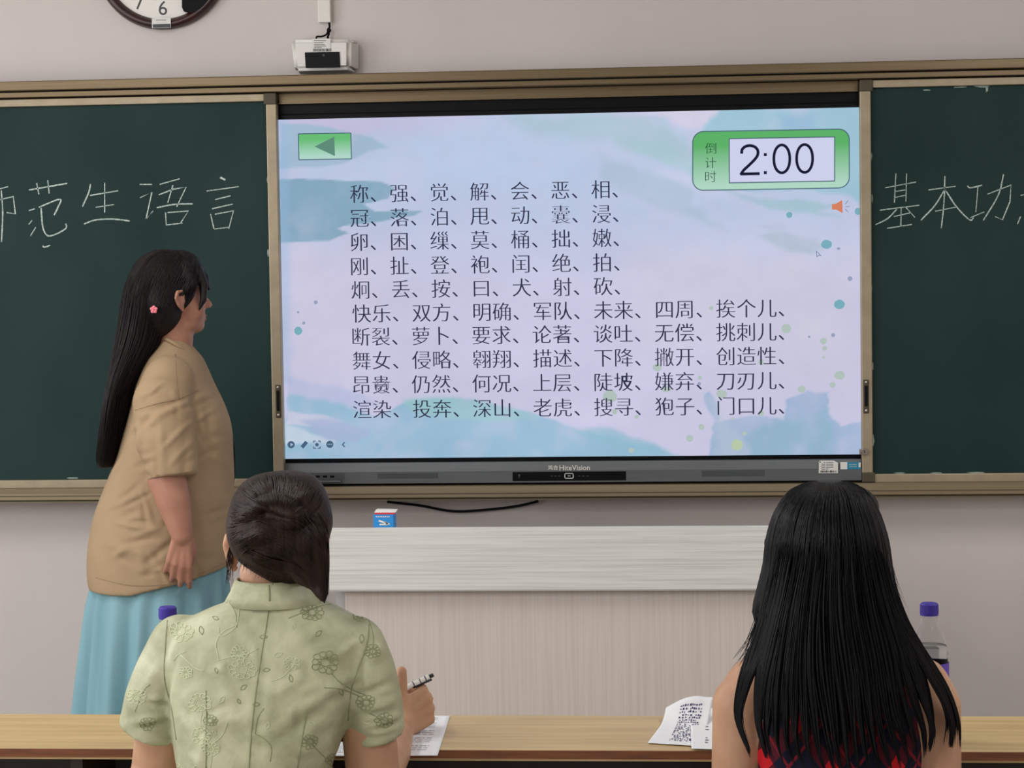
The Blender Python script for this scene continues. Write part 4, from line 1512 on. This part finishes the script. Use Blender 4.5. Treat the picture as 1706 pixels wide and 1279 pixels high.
# ================= seated woman in the green dress
YG = -3.30
pg = lambda x, y, dy=0.0: PX(x, y, YG + dy)
bm = bmesh.new()
HG = frame_m(pg(465, 914, .06), (0.12, 1, -.42), (0, .35, 1), .93)
head_shapes(bm, HG)
add_limb(bm, [HG @ Vector((-.03, 0, -.05)), pg(457, 960, .02), pg(455, 1012, .01)], [.05, .046, .05], 20)
tor = secs_px([(1008, 405, 505, YG, .05), (1040, 335, 565, YG, .07), (1080, 305, 590, YG, .09), (1130, 295, 590, YG, .11), (1200, 305, 560, YG, .115), (1290, 318, 535, YG, .11), (1420, 315, 540, YG, .11), (1560, 290, 560, YG, .13), (1640, 285, 565, YG, .14)])
add_loft(bm, dense(tor, 3))
GSR, GER = pg(588, 1096, .0), pg(622, 1296, .03)
GWR = pg(663, 1211, .275)
add_limb(bm, [GSR, pg(612, 1190, .01), GER, GER.lerp(GWR, .45) + Vector((.004, 0, .004)), GWR], [.04, .042, .042, .038, .027], 20)
GSL, GEL = pg(308, 1096, .0), pg(262, 1290, .03)
add_limb(bm, [GSL, pg(275, 1190, .01), GEL, pg(330, 1285, .2), pg(400, 1262, .3)], [.04, .043, .043, .036, .026], 20)
hand_shapes(bm, pg(403, 1261, .303), (.9, .5, .0), (0, 0, 1), (-.5, .9, 0), ((.3, .4, .3),) * 4, ((.012, .02, 0), (.035, .04, -.004), (.055, .05, -.008), (.075, .052, -.01)))
# writing hand
hd, hn = Vector((.56, .74, .36)), Vector((.70, -.70, .16))
ht = hn.cross(hd)
ht = ht.normalized()
hand_shapes(bm, GWR, hd, hn, ht, ((1.15, 1.15, .6), (1.25, 1.2, .7), (1.3, 1.2, .7), (1.35, 1.2, .7)),
            ((.012, .016, -.004), (.03, .038, -.002), (.045, .058, .0), (.058, .080, .002)), .93)
# thighs, shins, feet under the desk
for s in (-1, 1):
    hx = (tor[-1][0]) + s * .09
    add_limb(bm, [(hx, YG + .02, .53), (hx + s * .02, YG + .33, .53), (hx + s * .02, YG + .27, .09)], [.085, .06, .04], 18)
    add_limb(bm, [(hx + s * .02, YG + .25, .035), (hx + s * .02, YG + .34, .03), (hx + s * .02, YG + .42, .02)], [.036, .033, .02], 12)
person2 = fuse('person', bm, .0042, 3, M['skin'])
prop(person2, 'seated woman in pale green embroidered dress with brown tied hair, writing', 'person')
face_parts(HG, person2)
# dress
bm = bmesh.new()
dr_ = secs_px([(975, 392, 515, YG, .062), (990, 384, 522, YG, .066), (1004, 372, 540, YG, .07), (1018, 335, 572, YG, .078), (1036, 300, 600, YG, .09), (1062, 284, 612, YG, .104), (1100, 278, 612, YG, .12), (1150, 284, 600, YG, .132), (1200, 290, 582, YG, .137),
               (1250, 297, 562, YG, .137), (1290, 302, 550, YG, .135), (1400, 302, 552, YG, .13), (1520, 280, 572, YG, .15), (1600, 272, 580, YG, .17), (1650, 270, 584, YG, .17)])
add_loft(bm, dense(dr_, 4), 60, 2.25)
def sleeve(bm, pts, rad):
    add_tube(bm, smooth_path(pts, 4), list(np.interp(np.linspace(0, 1, 4 * (len(pts) - 1) + 1), np.linspace(0, 1, len(rad)), rad)), 30)
    add_ball(bm, pts[0], rad[0], seg=18)
sleeve(bm, [pg(303, 1078, 0), pg(284, 1120, .0), pg(263, 1175, .005), pg(247, 1219, .01)], [.052, .054, .053, .048])
sleeve(bm, [pg(588, 1080, 0), pg(601, 1120, .0), pg(616, 1170, .006), pg(630, 1222, .02)], [.05, .053, .05, .043])
# skirt over the thighs
for s in (-1, 1):
    hx = (tor[-1][0]) + s * .09
    add_limb(bm, [(hx, YG + .02, .53), (hx + s * .02, YG + .31, .535)], [.105, .085], 18)
Yb = -.13
fsg = [(pg(470, 1200, Yb), pg(590, 1130, Yb), .013, .005), (pg(455, 1240, Yb), pg(575, 1160, Yb), .012, -.005), (pg(300, 1210, Yb), pg(420, 1195, Yb), .012, .005), (pg(290, 1180, Yb), pg(330, 1220, Yb), .01, -.005),
       (pg(592, 1190, -.06), pg(660, 1170, -.04), .008, .004), (pg(600, 1160, -.06), pg(655, 1135, -.04), .008, -.004), (pg(610, 1215, -.05), pg(664, 1195, -.03), .008, .004), (pg(600, 1100, -.06), pg(640, 1080, -.04), .009, .003),
       (pg(270, 1180, -.05), pg(300, 1080, -.06), .01, -.006), (pg(588, 1190, -.09), pg(612, 1060, -.07), .009, -.006), (pg(215, 1205, -.03), pg(290, 1190, -.05), .01, .004), (pg(240, 1150, -.04), pg(275, 1100, -.05), .012, .004),
       (pg(365, 1010, -.1), pg(420, 1080, -.12), .012, .003), (pg(545, 1010, -.1), pg(500, 1080, -.12), .012, .003), (pg(330, 1270, Yb), pg(360, 1190, Yb), .012, .004), (pg(440, 1100, Yb), pg(425, 1279, Yb), .01, -.003),
       (pg(500, 1270, Yb), pg(520, 1200, Yb), .014, .005), (pg(530, 1260, Yb), pg(575, 1205, Yb), .01, .004)]
fsg = [(p, q, w_, am * .8) for p, q, w_, am in fsg]
rf_ = random.Random(15)
for _ in range(46):
    x, y = rf_.uniform(290, 600), rf_.uniform(1040, 1279)
    an = rf_.choice((-.5, -.35, .3, 1.2, 1.5)) + rf_.uniform(-.3, .3)
    l = rf_.uniform(25, 70)
    fsg.append((pg(x, y, Yb), pg(x + l * math.cos(an), y + l * math.sin(an), Yb), rf_.uniform(.006, .012), rf_.choice((-1, 1)) * rf_.uniform(.0015, .003)))
for cx_, cy_ in ((250, 1200), (262, 1165), (630, 1190), (618, 1150), (640, 1215)):
    for k in range(2):
        an = rf_.uniform(-.5, .3)
        fsg.append((pg(cx_ - 28, cy_ - 20 * an + 8 * k, -.05), pg(cx_ + 26, cy_ + 20 * an + 8 * k, -.05), .006, rf_.choice((-1, 1)) * .003))
dress = fuse('dress', bm, .0048, 4, M['dress'], person2, folds(fsg, .003, 14))
bv = bvh_of(dress)
# stand-up collar
bm = bmesh.new()
cs = secs_px([(1003, 374, 538, YG - .004, .072), (985, 384, 524, YG + .0, .069), (968, 391, 514, YG + .006, .066), (961, 394, 510, YG + .008, .064)])
for i, s in enumerate(cs):
    pass
n = 48
rings = []
for s in cs:
    rings.append([bm.verts.new((s[0] + s[3] * math.cos(2 * math.pi * k / n), s[1] + s[4] * math.sin(2 * math.pi * k / n), s[2] - .012 * max(0, math.sin(2 * math.pi * k / n)))) for k in range(n)])
for i in range(len(rings) - 1):
    for k in range(n):
        bm.faces.new((rings[i][k], rings[i][(k + 1) % n], rings[i + 1][(k + 1) % n], rings[i + 1][k]))
co_ = from_bm('stand_collar', bm, M['dress'], dress, True)
md = co_.modifiers.new('cloth', 'SOLIDIFY'); md.thickness = .004; md.offset = -1
surf_strokes('collar_slit', bvh_of(co_), [[(447, 962), (448, 975), (449, 1001)]], .0014, M['stitch_d'], dress, .0006)
# seams
surf_strokes('seam_stitching', bv, [[(449, 1003), (444, 1040), (434, 1100), (424, 1170), (418, 1230), (414, 1290)], [(343, 1150), (344, 1200), (343, 1290)], [(512, 1185), (505, 1220), (494, 1290)],
                          [(280, 1022), (276, 1070), (274, 1130), (286, 1180), (294, 1232)], [(615, 1034), (612, 1070), (598, 1110), (585, 1150), (580, 1200)], [(372, 1000), (415, 1003), (450, 1004), (500, 1003), (540, 1000)]], .0011, M['stitch_d'], dress, .0002)
rg = random.Random(8)
lt, dk = [], []


def blossom(x, y, r, n=11, L=None, sq=.8):
    L = lt if L is None else L
    for k in range(n):
        a = 2 * math.pi * k / n + rg.uniform(-.1, .1)
        r1 = r * rg.uniform(.85, 1.1)
        c, s = math.cos(a), math.sin(a)
        w_ = r * .26
        L.append([(x + c * r * .4, y + s * r * .4 * sq), (x + c * r1 * .8 - s * w_, y + (s * r1 * .8 + c * w_) * sq), (x + c * r1, y + s * r1 * sq), (x + c * r1 * .8 + s * w_, y + (s * r1 * .8 - c * w_) * sq), (x + c * r * .4, y + s * r * .4 * sq)])
    L.append([(x + r * .34 * math.cos(t), y + r * .34 * math.sin(t) * sq) for t in np.linspace(0, 6.3, 9)])


def leaf(x, y, a, l, L):
    c, s = math.cos(a), math.sin(a)
    L.append([(x, y), (x + c * l * .5 - s * l * .25, y + s * l * .5 + c * l * .25), (x + c * l, y + s * l), (x + c * l * .5 + s * l * .25, y + s * l * .5 - c * l * .25), (x, y)])


for x, y, r in ((404, 1115, 23), (398, 1088, 15), (302, 1052, 20), (333, 1170, 20), (336, 1225, 18), (310, 1120, 12), (352, 1248, 15), (228, 1160, 16), (486, 1105, 14)):
    blossom(x, y, r)
for x, y, r in ((542, 1103, 24), (520, 1020, 18), (600, 1025, 13), (621, 1085, 14), (610, 1170, 16), (640, 1200, 16), (516, 1235, 15), (556, 1265, 14), (350, 1200, 12), (245, 1205, 14)):
    blossom(x, y, r, 10, dk)
lt += [[(365, 1045), (368, 1060), (392, 1045), (398, 1020), (400, 990)], [(365, 1100), (360, 1072), (372, 1052), (392, 1042)], [(362, 1100), (385, 1094), (410, 1090), (430, 1080)], [(300, 1090), (325, 1112), (340, 1118)],
       [(450, 1135), (470, 1128), (485, 1112), (496, 1096)], [(343, 1150), (338, 1180), (335, 1210), (352, 1250), (350, 1285)], [(380, 1200), (370, 1225), (352, 1240)], [(290, 1100), (298, 1090), (310, 1085)]]
dk += [[(550, 1118), (565, 1135), (590, 1150), (610, 1158)], [(480, 1030), (500, 1022), (530, 1010), (560, 1005)], [(425, 1222), (440, 1230), (452, 1245), (450, 1268)], [(540, 1145), (570, 1148), (600, 1160)], [(500, 1225), (520, 1240), (540, 1260), (560, 1275)],
       [(590, 1000), (612, 1030), (622, 1060), (620, 1090)], [(600, 1180), (630, 1195), (655, 1205)], [(225, 1185), (240, 1150), (250, 1140)], [(440, 1180), (430, 1195), (425, 1222)], [(380, 1000), (392, 1020), (395, 1045)]]
for _ in range(26):
    leaf(rg.uniform(290, 610), rg.uniform(1020, 1275), rg.uniform(0, 6.3), rg.uniform(8, 15), lt if rg.random() < .5 else dk)
surf_strokes('embroidery_stitching', bv, lt, .0007, M['stitch'], dress, .0002)
surf_strokes('embroidery_stitching', bv, dk, .0007, M['stitch_d'], dress, .0001)
# hair, gathered at the back of the head with a low tail over the right shoulder
bm = bmesh.new()
hr = secs_px([(786, 452, 492, YG + .05, .03), (790, 428, 512, YG + .045, .055), (800, 408, 528, YG + .04, .078), (820, 393, 541, YG + .03, .095), (845, 384, 549, YG + .015, .1), (875, 379, 553, YG + .0, .1), (905, 384, 545, YG - .002, .09), (930, 398, 536, YG + .0, .075),
              (950, 425, 528, YG + .002, .06), (966, 452, 520, YG + .0, .045)])
add_loft(bm, dense(hr, 4), 44)
add_limb(bm, smooth_path([pg(505, 900, -.06), pg(520, 940, -.06), pg(530, 970, -.068), pg(541, 1003, -.085)], 4), list(np.interp(np.linspace(0, 1, 13), [0, .5, .85, 1], [.032, .02, .011, .003])), 14)
add_limb(bm, smooth_path([pg(490, 905, -.06), pg(505, 945, -.058), pg(516, 975, -.07)], 4), list(np.interp(np.linspace(0, 1, 9), [0, .6, 1], [.03, .022, .006])), 14)
add_ball(bm, HG @ Vector((.03, 0, .05)), (.075, .078, .058), HG.to_3x3(), 24)
add_ball(bm, pg(458, 848, -.072), (.034, .022, .019), seg=16)
add_ball(bm, pg(484, 862, -.082), (.028, .02, .016), seg=16)
fh = [(pg(405, 812, -.05), pg(445, 850, -.08), .01, .005), (pg(415, 865, -.07), pg(450, 850, -.09), .008, -.008), (pg(390, 860, -.05), pg(440, 862, -.09), .008, .005), (pg(470, 840, -.09), pg(520, 830, -.05), .01, .004),
      (pg(430, 855, -.09), pg(500, 868, -.09), .007, -.009), (pg(400, 900, -.06), pg(470, 880, -.09), .01, .005), (pg(420, 930, -.05), pg(500, 900, -.08), .012, .005), (pg(520, 860, -.08), pg(540, 920, -.05), .012, -.005), (pg(440, 830, -.08), pg(470, 800, -.05), .012, -.004)]
gd = [[(400, 815), (420, 828), (445, 846)], [(425, 795), (440, 820), (452, 842)], [(455, 788), (458, 815), (462, 842)], [(490, 790), (485, 820), (475, 845)], [(520, 805), (508, 828), (488, 850)], [(540, 830), (525, 850), (500, 866)], None,
      [(386, 835), (410, 845), (440, 852)], [(381, 870), (405, 866), (440, 860)], [(384, 900), (410, 888), (450, 872)], [(402, 925), (430, 905), (465, 885)], None,
      [(384, 890), (420, 905), (470, 925), (520, 960)], [(400, 870), (440, 890), (490, 915), (528, 970)], [(430, 865), (470, 885), (510, 915), (536, 985)], [(470, 865), (500, 880), (525, 915), (540, 995)], [(520, 850), (535, 880), (545, 920), (545, 1000)], None,
      [(425, 930), (455, 945), (500, 955), (530, 985)], [(400, 915), (440, 930), (490, 945), (525, 975)]]
hair2 = hair_mesh('tied_hair', bm, lambda b: hair_streaks(b, None, gd, 900, .0025, 2.5, rnd=random.Random(6)), .0011, M['hair_b'], person2, .0042, folds(fh))
# loose wisps at nape and neck
wp = []
rw = random.Random(3)
for _ in range(46):
    s_ = rw.random()
    x0, y0 = 398 + 60 * s_ + rw.uniform(-4, 4), 928 + 28 * s_ + rw.uniform(-6, 4)
    wp.append((smooth_path([pg(x0 + 8, y0 - 16, -.045), pg(x0, y0, -.052), pg(x0 - 4 + rw.uniform(-6, 6), y0 + rw.uniform(10, 22), -.056)], 4), .55))
for _ in range(26):
    x0 = 380 + rw.uniform(0, 8)
    wp.append((smooth_path([pg(x0 + 14, 868, .015), pg(x0 + 4, 905, .02), pg(x0 + rw.uniform(-4, 4), 935, .03), pg(x0 - 2 + rw.uniform(-5, 5), 960 + rw.uniform(0, 22), .03)], 4), .6))
for _ in range(60):
    x0 = 538 + rw.uniform(-8, 10)
    wp.append((smooth_path([pg(x0, 895, -.02), pg(x0 + rw.uniform(-2, 5), 940, -.05), pg(x0 - 2 + rw.uniform(-6, 4), 975 + rw.uniform(0, 32), -.082)], 4), .7))
vs, fs = strands('w', wp, .001, None, None)
from_np('loose_hair', vs, fs, M['hair_b'], person2, True)

# pen in her hand
K = GWR + (hd.normalized() * .055 + ht * .046 + hn.normalized() * -.012) * .93
ptop, pin_ = pg(722, 1124, .33), K
dv = (ptop - pin_).normalized()
pen = thing('ballpoint_pen', 'white patterned ballpoint pen held in the raised hand', 'pen', pin_)
bm = bmesh.new()
tip = pin_ - dv * .055
add_tube(bm, [tip + dv * .012, tip + dv * .02, ptop - dv * .008], [.003, .0048, .005], 14)
from_bm('barrel', bm, M['white'], pen, True)
for k, q_ in enumerate((.014, .024, .036)):
    bm = bmesh.new()
    add_tube(bm, [ptop - dv * (q_ + .0016), ptop - dv * q_], [.00515, .00515], 14)
    from_bm('band_print', bm, M['print' if k % 2 else 'print_blue'], pen, True)
bm = bmesh.new()
add_tube(bm, [tip, tip + dv * .012], [.0008, .003], 12)
from_bm('tip', bm, M['steel'], pen, True)
bm = bmesh.new()
add_tube(bm, [ptop - dv * .008, ptop], [.0036, .0032], 12)
from_bm('push_button', bm, M['ink'], pen, True)
sd = Vector((.5, -.6, -.6)); sd = (sd - dv * sd.dot(dv)).normalized()
bm = bmesh.new()
add_tube(bm, [ptop - dv * .04 + sd * .0062, ptop - dv * .006 + sd * .0068], [.0016, .0018], 8)
from_bm('clip', bm, M['ink'], pen, True)
# small dark knob beside her sleeve
kb = pg(569, 1229.5, .12)
bm = bmesh.new()
add_ball(bm, kb, (.0065, .006, .0055), seg=14)
add_ball(bm, kb + Vector((-.008, 0, .001)), (.004, .004, .0035), seg=10)
from_bm('dark_knob', bm, M['blackmat'], dress, True)

# ================= seated woman in the tartan dress
YT = -3.28
pt_ = lambda x, y, dy=0.0: PX(x, y, YT + dy)
bm = bmesh.new()
HT = frame_m(pt_(1381, 920, .03), (-.04, 1, -.08), (0, .05, 1), .92)
head_shapes(bm, HT)
add_limb(bm, [HT @ Vector((-.02, 0, -.06)), pt_(1385, 1010, .015), pt_(1388, 1060, .01)], [.05, .048, .055], 20)
tor = secs_px([(1050, 1330, 1450, YT, .05), (1085, 1270, 1510, YT, .065), (1120, 1245, 1546, YT, .08), (1180, 1252, 1538, YT, .095), (1250, 1262, 1532, YT, .1), (1330, 1280, 1515, YT, .1), (1450, 1280, 1515, YT, .1), (1590, 1245, 1550, YT, .13), (1670, 1240, 1555, YT, .13)])
add_loft(bm, dense(tor, 3))
add_limb(bm, [pt_(1256, 1142, .0), pt_(1236, 1172, .0), pt_(1230, 1300, .01), pt_(1226, 1385, .02)], [.043, .045, .041, .04], 20)
add_limb(bm, [pt_(1226, 1385, .02), pt_(1240, 1345, .15), pt_(1290, 1262, .3)], [.042, .037, .026], 20)
hand_shapes(bm, pt_(1293, 1260, .305), (.8, .6, .0), (0, 0, 1), (-.6, .8, 0)if False else (.6, -.8, 0), ((.3, .4, .3),) * 4, ((.012, .02, 0), (.035, .04, -.004), (.055, .05, -.008), (.075, .052, -.01)))
add_limb(bm, [pt_(1535, 1142, .0), pt_(1551, 1175, .0), pt_(1556, 1300, .01), pt_(1560, 1385, .02)], [.043, .045, .041, .04], 20)
add_limb(bm, [pt_(1560, 1385, .02), pt_(1545, 1345, .15), pt_(1490, 1262, .3)], [.042, .037, .026], 20)
hand_shapes(bm, pt_(1487, 1260, .305), (-.8, .6, .0), (0, 0, 1), (-.6, -.8, 0), ((.3, .4, .3),) * 4, ((.012, .02, 0), (.035, .04, -.004), (.055, .05, -.008), (.075, .052, -.01)))
for s in (-1, 1):
    hx = (tor[-1][0]) + s * .09
    add_limb(bm, [(hx, YT + .02, .53), (hx + s * .02, YT + .33, .53), (hx + s * .02, YT + .27, .09)], [.085, .06, .04], 18)
    add_limb(bm, [(hx + s * .02, YT + .25, .035), (hx + s * .02, YT + .34, .03), (hx + s * .02, YT + .42, .02)], [.036, .033, .02], 12)
person3 = fuse('person', bm, .0042, 3, M['skin'])
prop(person3, 'seated woman in sleeveless navy and red tartan dress with long loose black hair', 'person')
face_parts(HT, person3)
bm = bmesh.new()
td = secs_px([(1090, 1285, 1500, YT, .075), (1115, 1272, 1520, YT, .095), (1150, 1268, 1526, YT, .112), (1190, 1262, 1530, YT, .118), (1250, 1258, 1536, YT, .118), (1330, 1268, 1527, YT, .116), (1450, 1268, 1527, YT, .115), (1590, 1232, 1562, YT, .15), (1690, 1226, 1568, YT, .16)])
add_loft(bm, dense(td, 4), 56, 2.3)
for s in (-1, 1):
    hx = (tor[-1][0]) + s * .09
    add_limb(bm, [(hx, YT + .02, .53), (hx + s * .02, YT + .31, .535)], [.105, .085], 18)
fuse('tartan_dress', bm, .005, 4, M['plaid'], person3, folds([(pt_(1300, 1279, -.1), pt_(1330, 1200, -.1), .014, .004)], .0025, 10))
# hair mass and strands
bm = bmesh.new()
YH = YT - .02
hs = secs_px([(801, 1362, 1402, YH + .02, .02), (806, 1344, 1420, YH + .01, .045), (820, 1318, 1441, YH + .0, .075), (850, 1297, 1459, YH - .015, .09), (880, 1286, 1470, YH - .025, .095), (910, 1280, 1477, YH - .028, .094), (940, 1277, 1481, YH - .03, .092), (980, 1267, 1489, YH - .04, .088),
              (1020, 1259, 1503, YH - .055, .08), (1055, 1272, 1518, YH - .072, .062), (1085, 1284, 1520, YH - .088, .044), (1110, 1300, 1515, YH - .1, .026), (1125, 1325, 1500, YH - .106, .012)])
hd_ = dense(hs, 4)
add_loft(bm, hd_, 56)
rt = random.Random(17)
add_ball(bm, HT @ Vector((.03, 0, .05)), (.075, .078, .058), HT.to_3x3(), 24)
add_ball(bm, pt_(1381, 845, .0), (.075, .07, .0405), None, 24)
stA = loft_strands(hd_, 1500, rt, math.pi * .88, math.pi * 2.12, (0, .3), (.8, 1.0), .0035, 18, .03, 0, .1)
# free ends spreading over shoulders and back
guides3 = [[(1300, 900), (1276, 1000), (1252, 1080), (1236, 1140), (1228, 1200), (1248, 1262)], [(1310, 900), (1290, 1000), (1270, 1090), (1252, 1150), (1240, 1200), (1246, 1240)], [(1330, 900), (1310, 1010), (1290, 1110), (1280, 1180), (1276, 1230), (1290, 1275)],
           [(1350, 900), (1335, 1010), (1325, 1120), (1320, 1190), (1325, 1240), (1345, 1285)], [(1375, 900), (1365, 1020), (1362, 1120), (1372, 1200), (1385, 1260), (1400, 1300)], [(1400, 900), (1400, 1020), (1410, 1120), (1420, 1200), (1430, 1270), (1440, 1305)],
           [(1425, 900), (1435, 1020), (1452, 1110), (1465, 1190), (1478, 1250), (1486, 1290)], [(1445, 900), (1465, 1000), (1490, 1090), (1508, 1170), (1522, 1230), (1526, 1275)], [(1460, 910), (1488, 1010), (1524, 1080), (1552, 1150), (1566, 1200), (1560, 1240)],
           [(1470, 920), (1498, 1010), (1540, 1080), (1574, 1140), (1594, 1200), (1600, 1250)]]


def free_ends(count, rnd):
    out = []
    P = [smooth_path([(x, y, 0) for x, y in g], 6) for g in guides3]
    for _ in range(count):
        u = rnd.choice((rnd.random() * 9, rnd.random() * 9, rnd.random() * 1.6, 7.2 + rnd.random() * 1.8))
        i = min(8, int(u))
        f = u - i
        clump = round(f * 3) / 3 - f
        if .45 < u < 1.5:
            clump = (.25 if u < 1 else 1.7) - u
        elif 7.75 < u < 8.45:
            clump = (7.6 if u < 8.05 else 8.6) - u
        st, en = rnd.uniform(.0, .5), (rnd.uniform(.66, 1.0) if 1.5 < u < 7.7 else rnd.uniform(.8, 1.0))
        jx = rnd.gauss(0, 3)
        rl = rnd.random()
        pts = []
        for k in range(16):
            s = st + (en - st) * k / 15
            q = s * (len(P[i]) - 1)
            j = min(int(q), len(P[i]) - 2)
            uu = min(8.999, max(0, u + clump * min(1, max(0, s - .38) * 2.2)))
            g = int(uu)
            a = P[g][j].lerp(P[g][j + 1], q - j)
            b = P[g + 1][j].lerp(P[g + 1][j + 1], q - j)
            p = a.lerp(b, uu - g)
            x = p.x + jx * (1 - s * .5) + 2.5 * math.sin(s * 8 + i)
            # depth follows the back, rounder at the sides
            cx, hw = 1395, 215
            e = (x - cx) / hw
            lay = rl * 1.3
            dep = -.150 - .012 * lay - .012 * min(1, max(0, (p.y - 900) / 150)) + (.125 + .12 * max(0, min(1, (1120 - p.y) / 200))) * e * e
            pts.append(pt_(x, p.y, dep))
        out.append((pts, rnd.uniform(.6, 1.2)))
    return out


stB = free_ends(2300, random.Random(31))
# a few flyaways
rf = random.Random(12)
for _ in range(26):
    y0 = rf.uniform(890, 1010)
    x0 = 1478 + (y0 - 900) * .2
    stB.append((smooth_path([pt_(x0 - 4, y0, -.0), pt_(x0 + rf.uniform(2, 9), y0 + 40, -.0), pt_(x0 + rf.uniform(8, 34), y0 + 85 + rf.uniform(0, 30), -.02)], 5), .35))
for _ in range(16):
    y0 = rf.uniform(1040, 1075)
    stB.append((smooth_path([pt_(1264, y0 - 30, -.05), pt_(1250, y0 + 10, -.05), pt_(1214 + rf.uniform(0, 26), y0 + 38 + rf.uniform(0, 14), -.04)], 5), .45))
hair3 = hair_mesh('long_hair', bm, stA + stB, .0013, M['hair_k'], person3, .005, folds([(pt_(1345, 830, -.12), pt_(1340, 1150, -.14), .012, -.003), (pt_(1372, 830, -.12), pt_(1366, 1180, -.14), .01, .003), (pt_(1410, 830, -.12), pt_(1425, 1180, -.14), .012, -.003), (pt_(1435, 850, -.1), pt_(1470, 1180, -.12), .012, .003), (pt_(1318, 850, -.1), pt_(1300, 1100, -.12), .012, .003)]))
bm = bmesh.new()
add_ball(bm, pt_(1282, 905, -.02), (.008, .012, .012), seg=12)
add_ball(bm, pt_(1280, 916, -.02), (.006, .009, .007), seg=10)
from_bm('hair_clip', bm, M['blackmat'], person3, True)


# ------------------------------------------------------------------ stools under the two seated women
def stool(x, y, label):
    t = thing('stool', label, 'stool', (x, y, 0))
    bm = bmesh.new()
    add_tube(bm, [(x, y, .39), (x, y, .4), (x, y, .42)], [.155, .165, .16], 40)
    from_bm('seat', bm, M['desk'], t, True)
    for a in range(4):
        c, s = math.cos(math.pi / 4 + a * math.pi / 2), math.sin(math.pi / 4 + a * math.pi / 2)
        bm = bmesh.new()
        add_tube(bm, [(x + .1 * c, y + .1 * s, .39), (x + .16 * c, y + .16 * s, 0)], .011, 10)
        from_bm('leg', bm, M['bezel'], t, True)


# ------------------------------------------------------------------ water bottles on the desk
def bottle(cx, cy, z0, label, group):
    t = thing('water_bottle', label, 'bottle', (cx, cy, z0), group)

    def lathe(prof, n=40, close=False):
        bm = bmesh.new()
        rings = [[bm.verts.new((cx + r * math.cos(2 * math.pi * k / n), cy + r * math.sin(2 * math.pi * k / n), z0 + z)) for k in range(n)] for r, z in prof]
        for i in range(len(rings) - 1):
            for k in range(n):
                bm.faces.new((rings[i][k], rings[i][(k + 1) % n], rings[i + 1][(k + 1) % n], rings[i + 1][k]))
        if close:
            bm.faces.new(rings[0]); bm.faces.new(list(reversed(rings[-1])))
        return bm
    body = [(.024, .002), (.0285, .006), (.0305, .014), (.0305, .04), (.0295, .043), (.0305, .046), (.0305, .12), (.0305, .137), (.0292, .141), (.0305, .146), (.03, .152), (.0265, .164), (.0215, .178), (.0165, .190), (.0132, .197), (.0128, .203), (.0142, .204), (.0142, .206), (.0126, .207), (.0126, .218)]
    b = from_bm('bottle_body', lathe(body), M['pet'], t, True)
    b.modifiers.new('wall', 'SOLIDIFY').thickness = .0007
    wl = .158
    wp_ = [(r - .0012, z + .001) for r, z in body if z < wl] + [(.027, wl)]
    from_bm('water', lathe(wp_, close=True), M['water'], t, True)
    from_bm('wrap_label', lathe([(.0309, .07), (.0311, .071), (.0311, .131), (.0309, .132)]), M['label_v'], t, True)
    cp_ = []
    n = 72
    bm = bmesh.new()
    rings = []
    for r, z, rib in ((.0146, .2068, 0), (.0146, .2095, 0), (.0146, .2105, 1), (.0143, .224, 1), (.0125, .2265, 0), (.002, .2268, 0)):
        rings.append([bm.verts.new((cx + (r + (.0004 * (k % 2) if rib else 0)) * math.cos(2 * math.pi * k / n), cy + (r + (.0004 * (k % 2) if rib else 0)) * math.sin(2 * math.pi * k / n), z0 + z)) for k in range(n)])
    for i in range(len(rings) - 1):
        for k in range(n):
            bm.faces.new((rings[i][k], rings[i][(k + 1) % n], rings[i + 1][(k + 1) % n], rings[i + 1][k]))
    bm.faces.new(rings[-1])
    from_bm('cap', bm, M['purple'], t, False)
    return t


def place_bottle(xpx, ytop, label):
    # depth on the desk where a 0.227 m bottle reaches the seen cap height
    best = None
    for k in range(60):
        Y = dn + .03 + (df - dn - .06) * k / 59
        e = abs(PX(xpx, ytop, Y).z - (DZ + .227))
        if best is None or e < best[0]: best = (e, Y)
    p = PX(xpx, ytop, best[1])
    return bottle(p.x, p.y, DZ + .0005, label, 'violet capped water bottles')


place_bottle(1548, 1004, 'water bottle with violet cap standing on the desk beside the long haired woman in tartan')
place_bottle(279, 1010, 'water bottle mostly hidden behind the shoulder of the woman in green, violet cap showing')
stool(tor[-1][0], YT + .02, 'round stool under the woman in the tartan dress')
stool(PX(427, 1640, YG).x, YG + .02, 'round stool under the woman in the green dress')
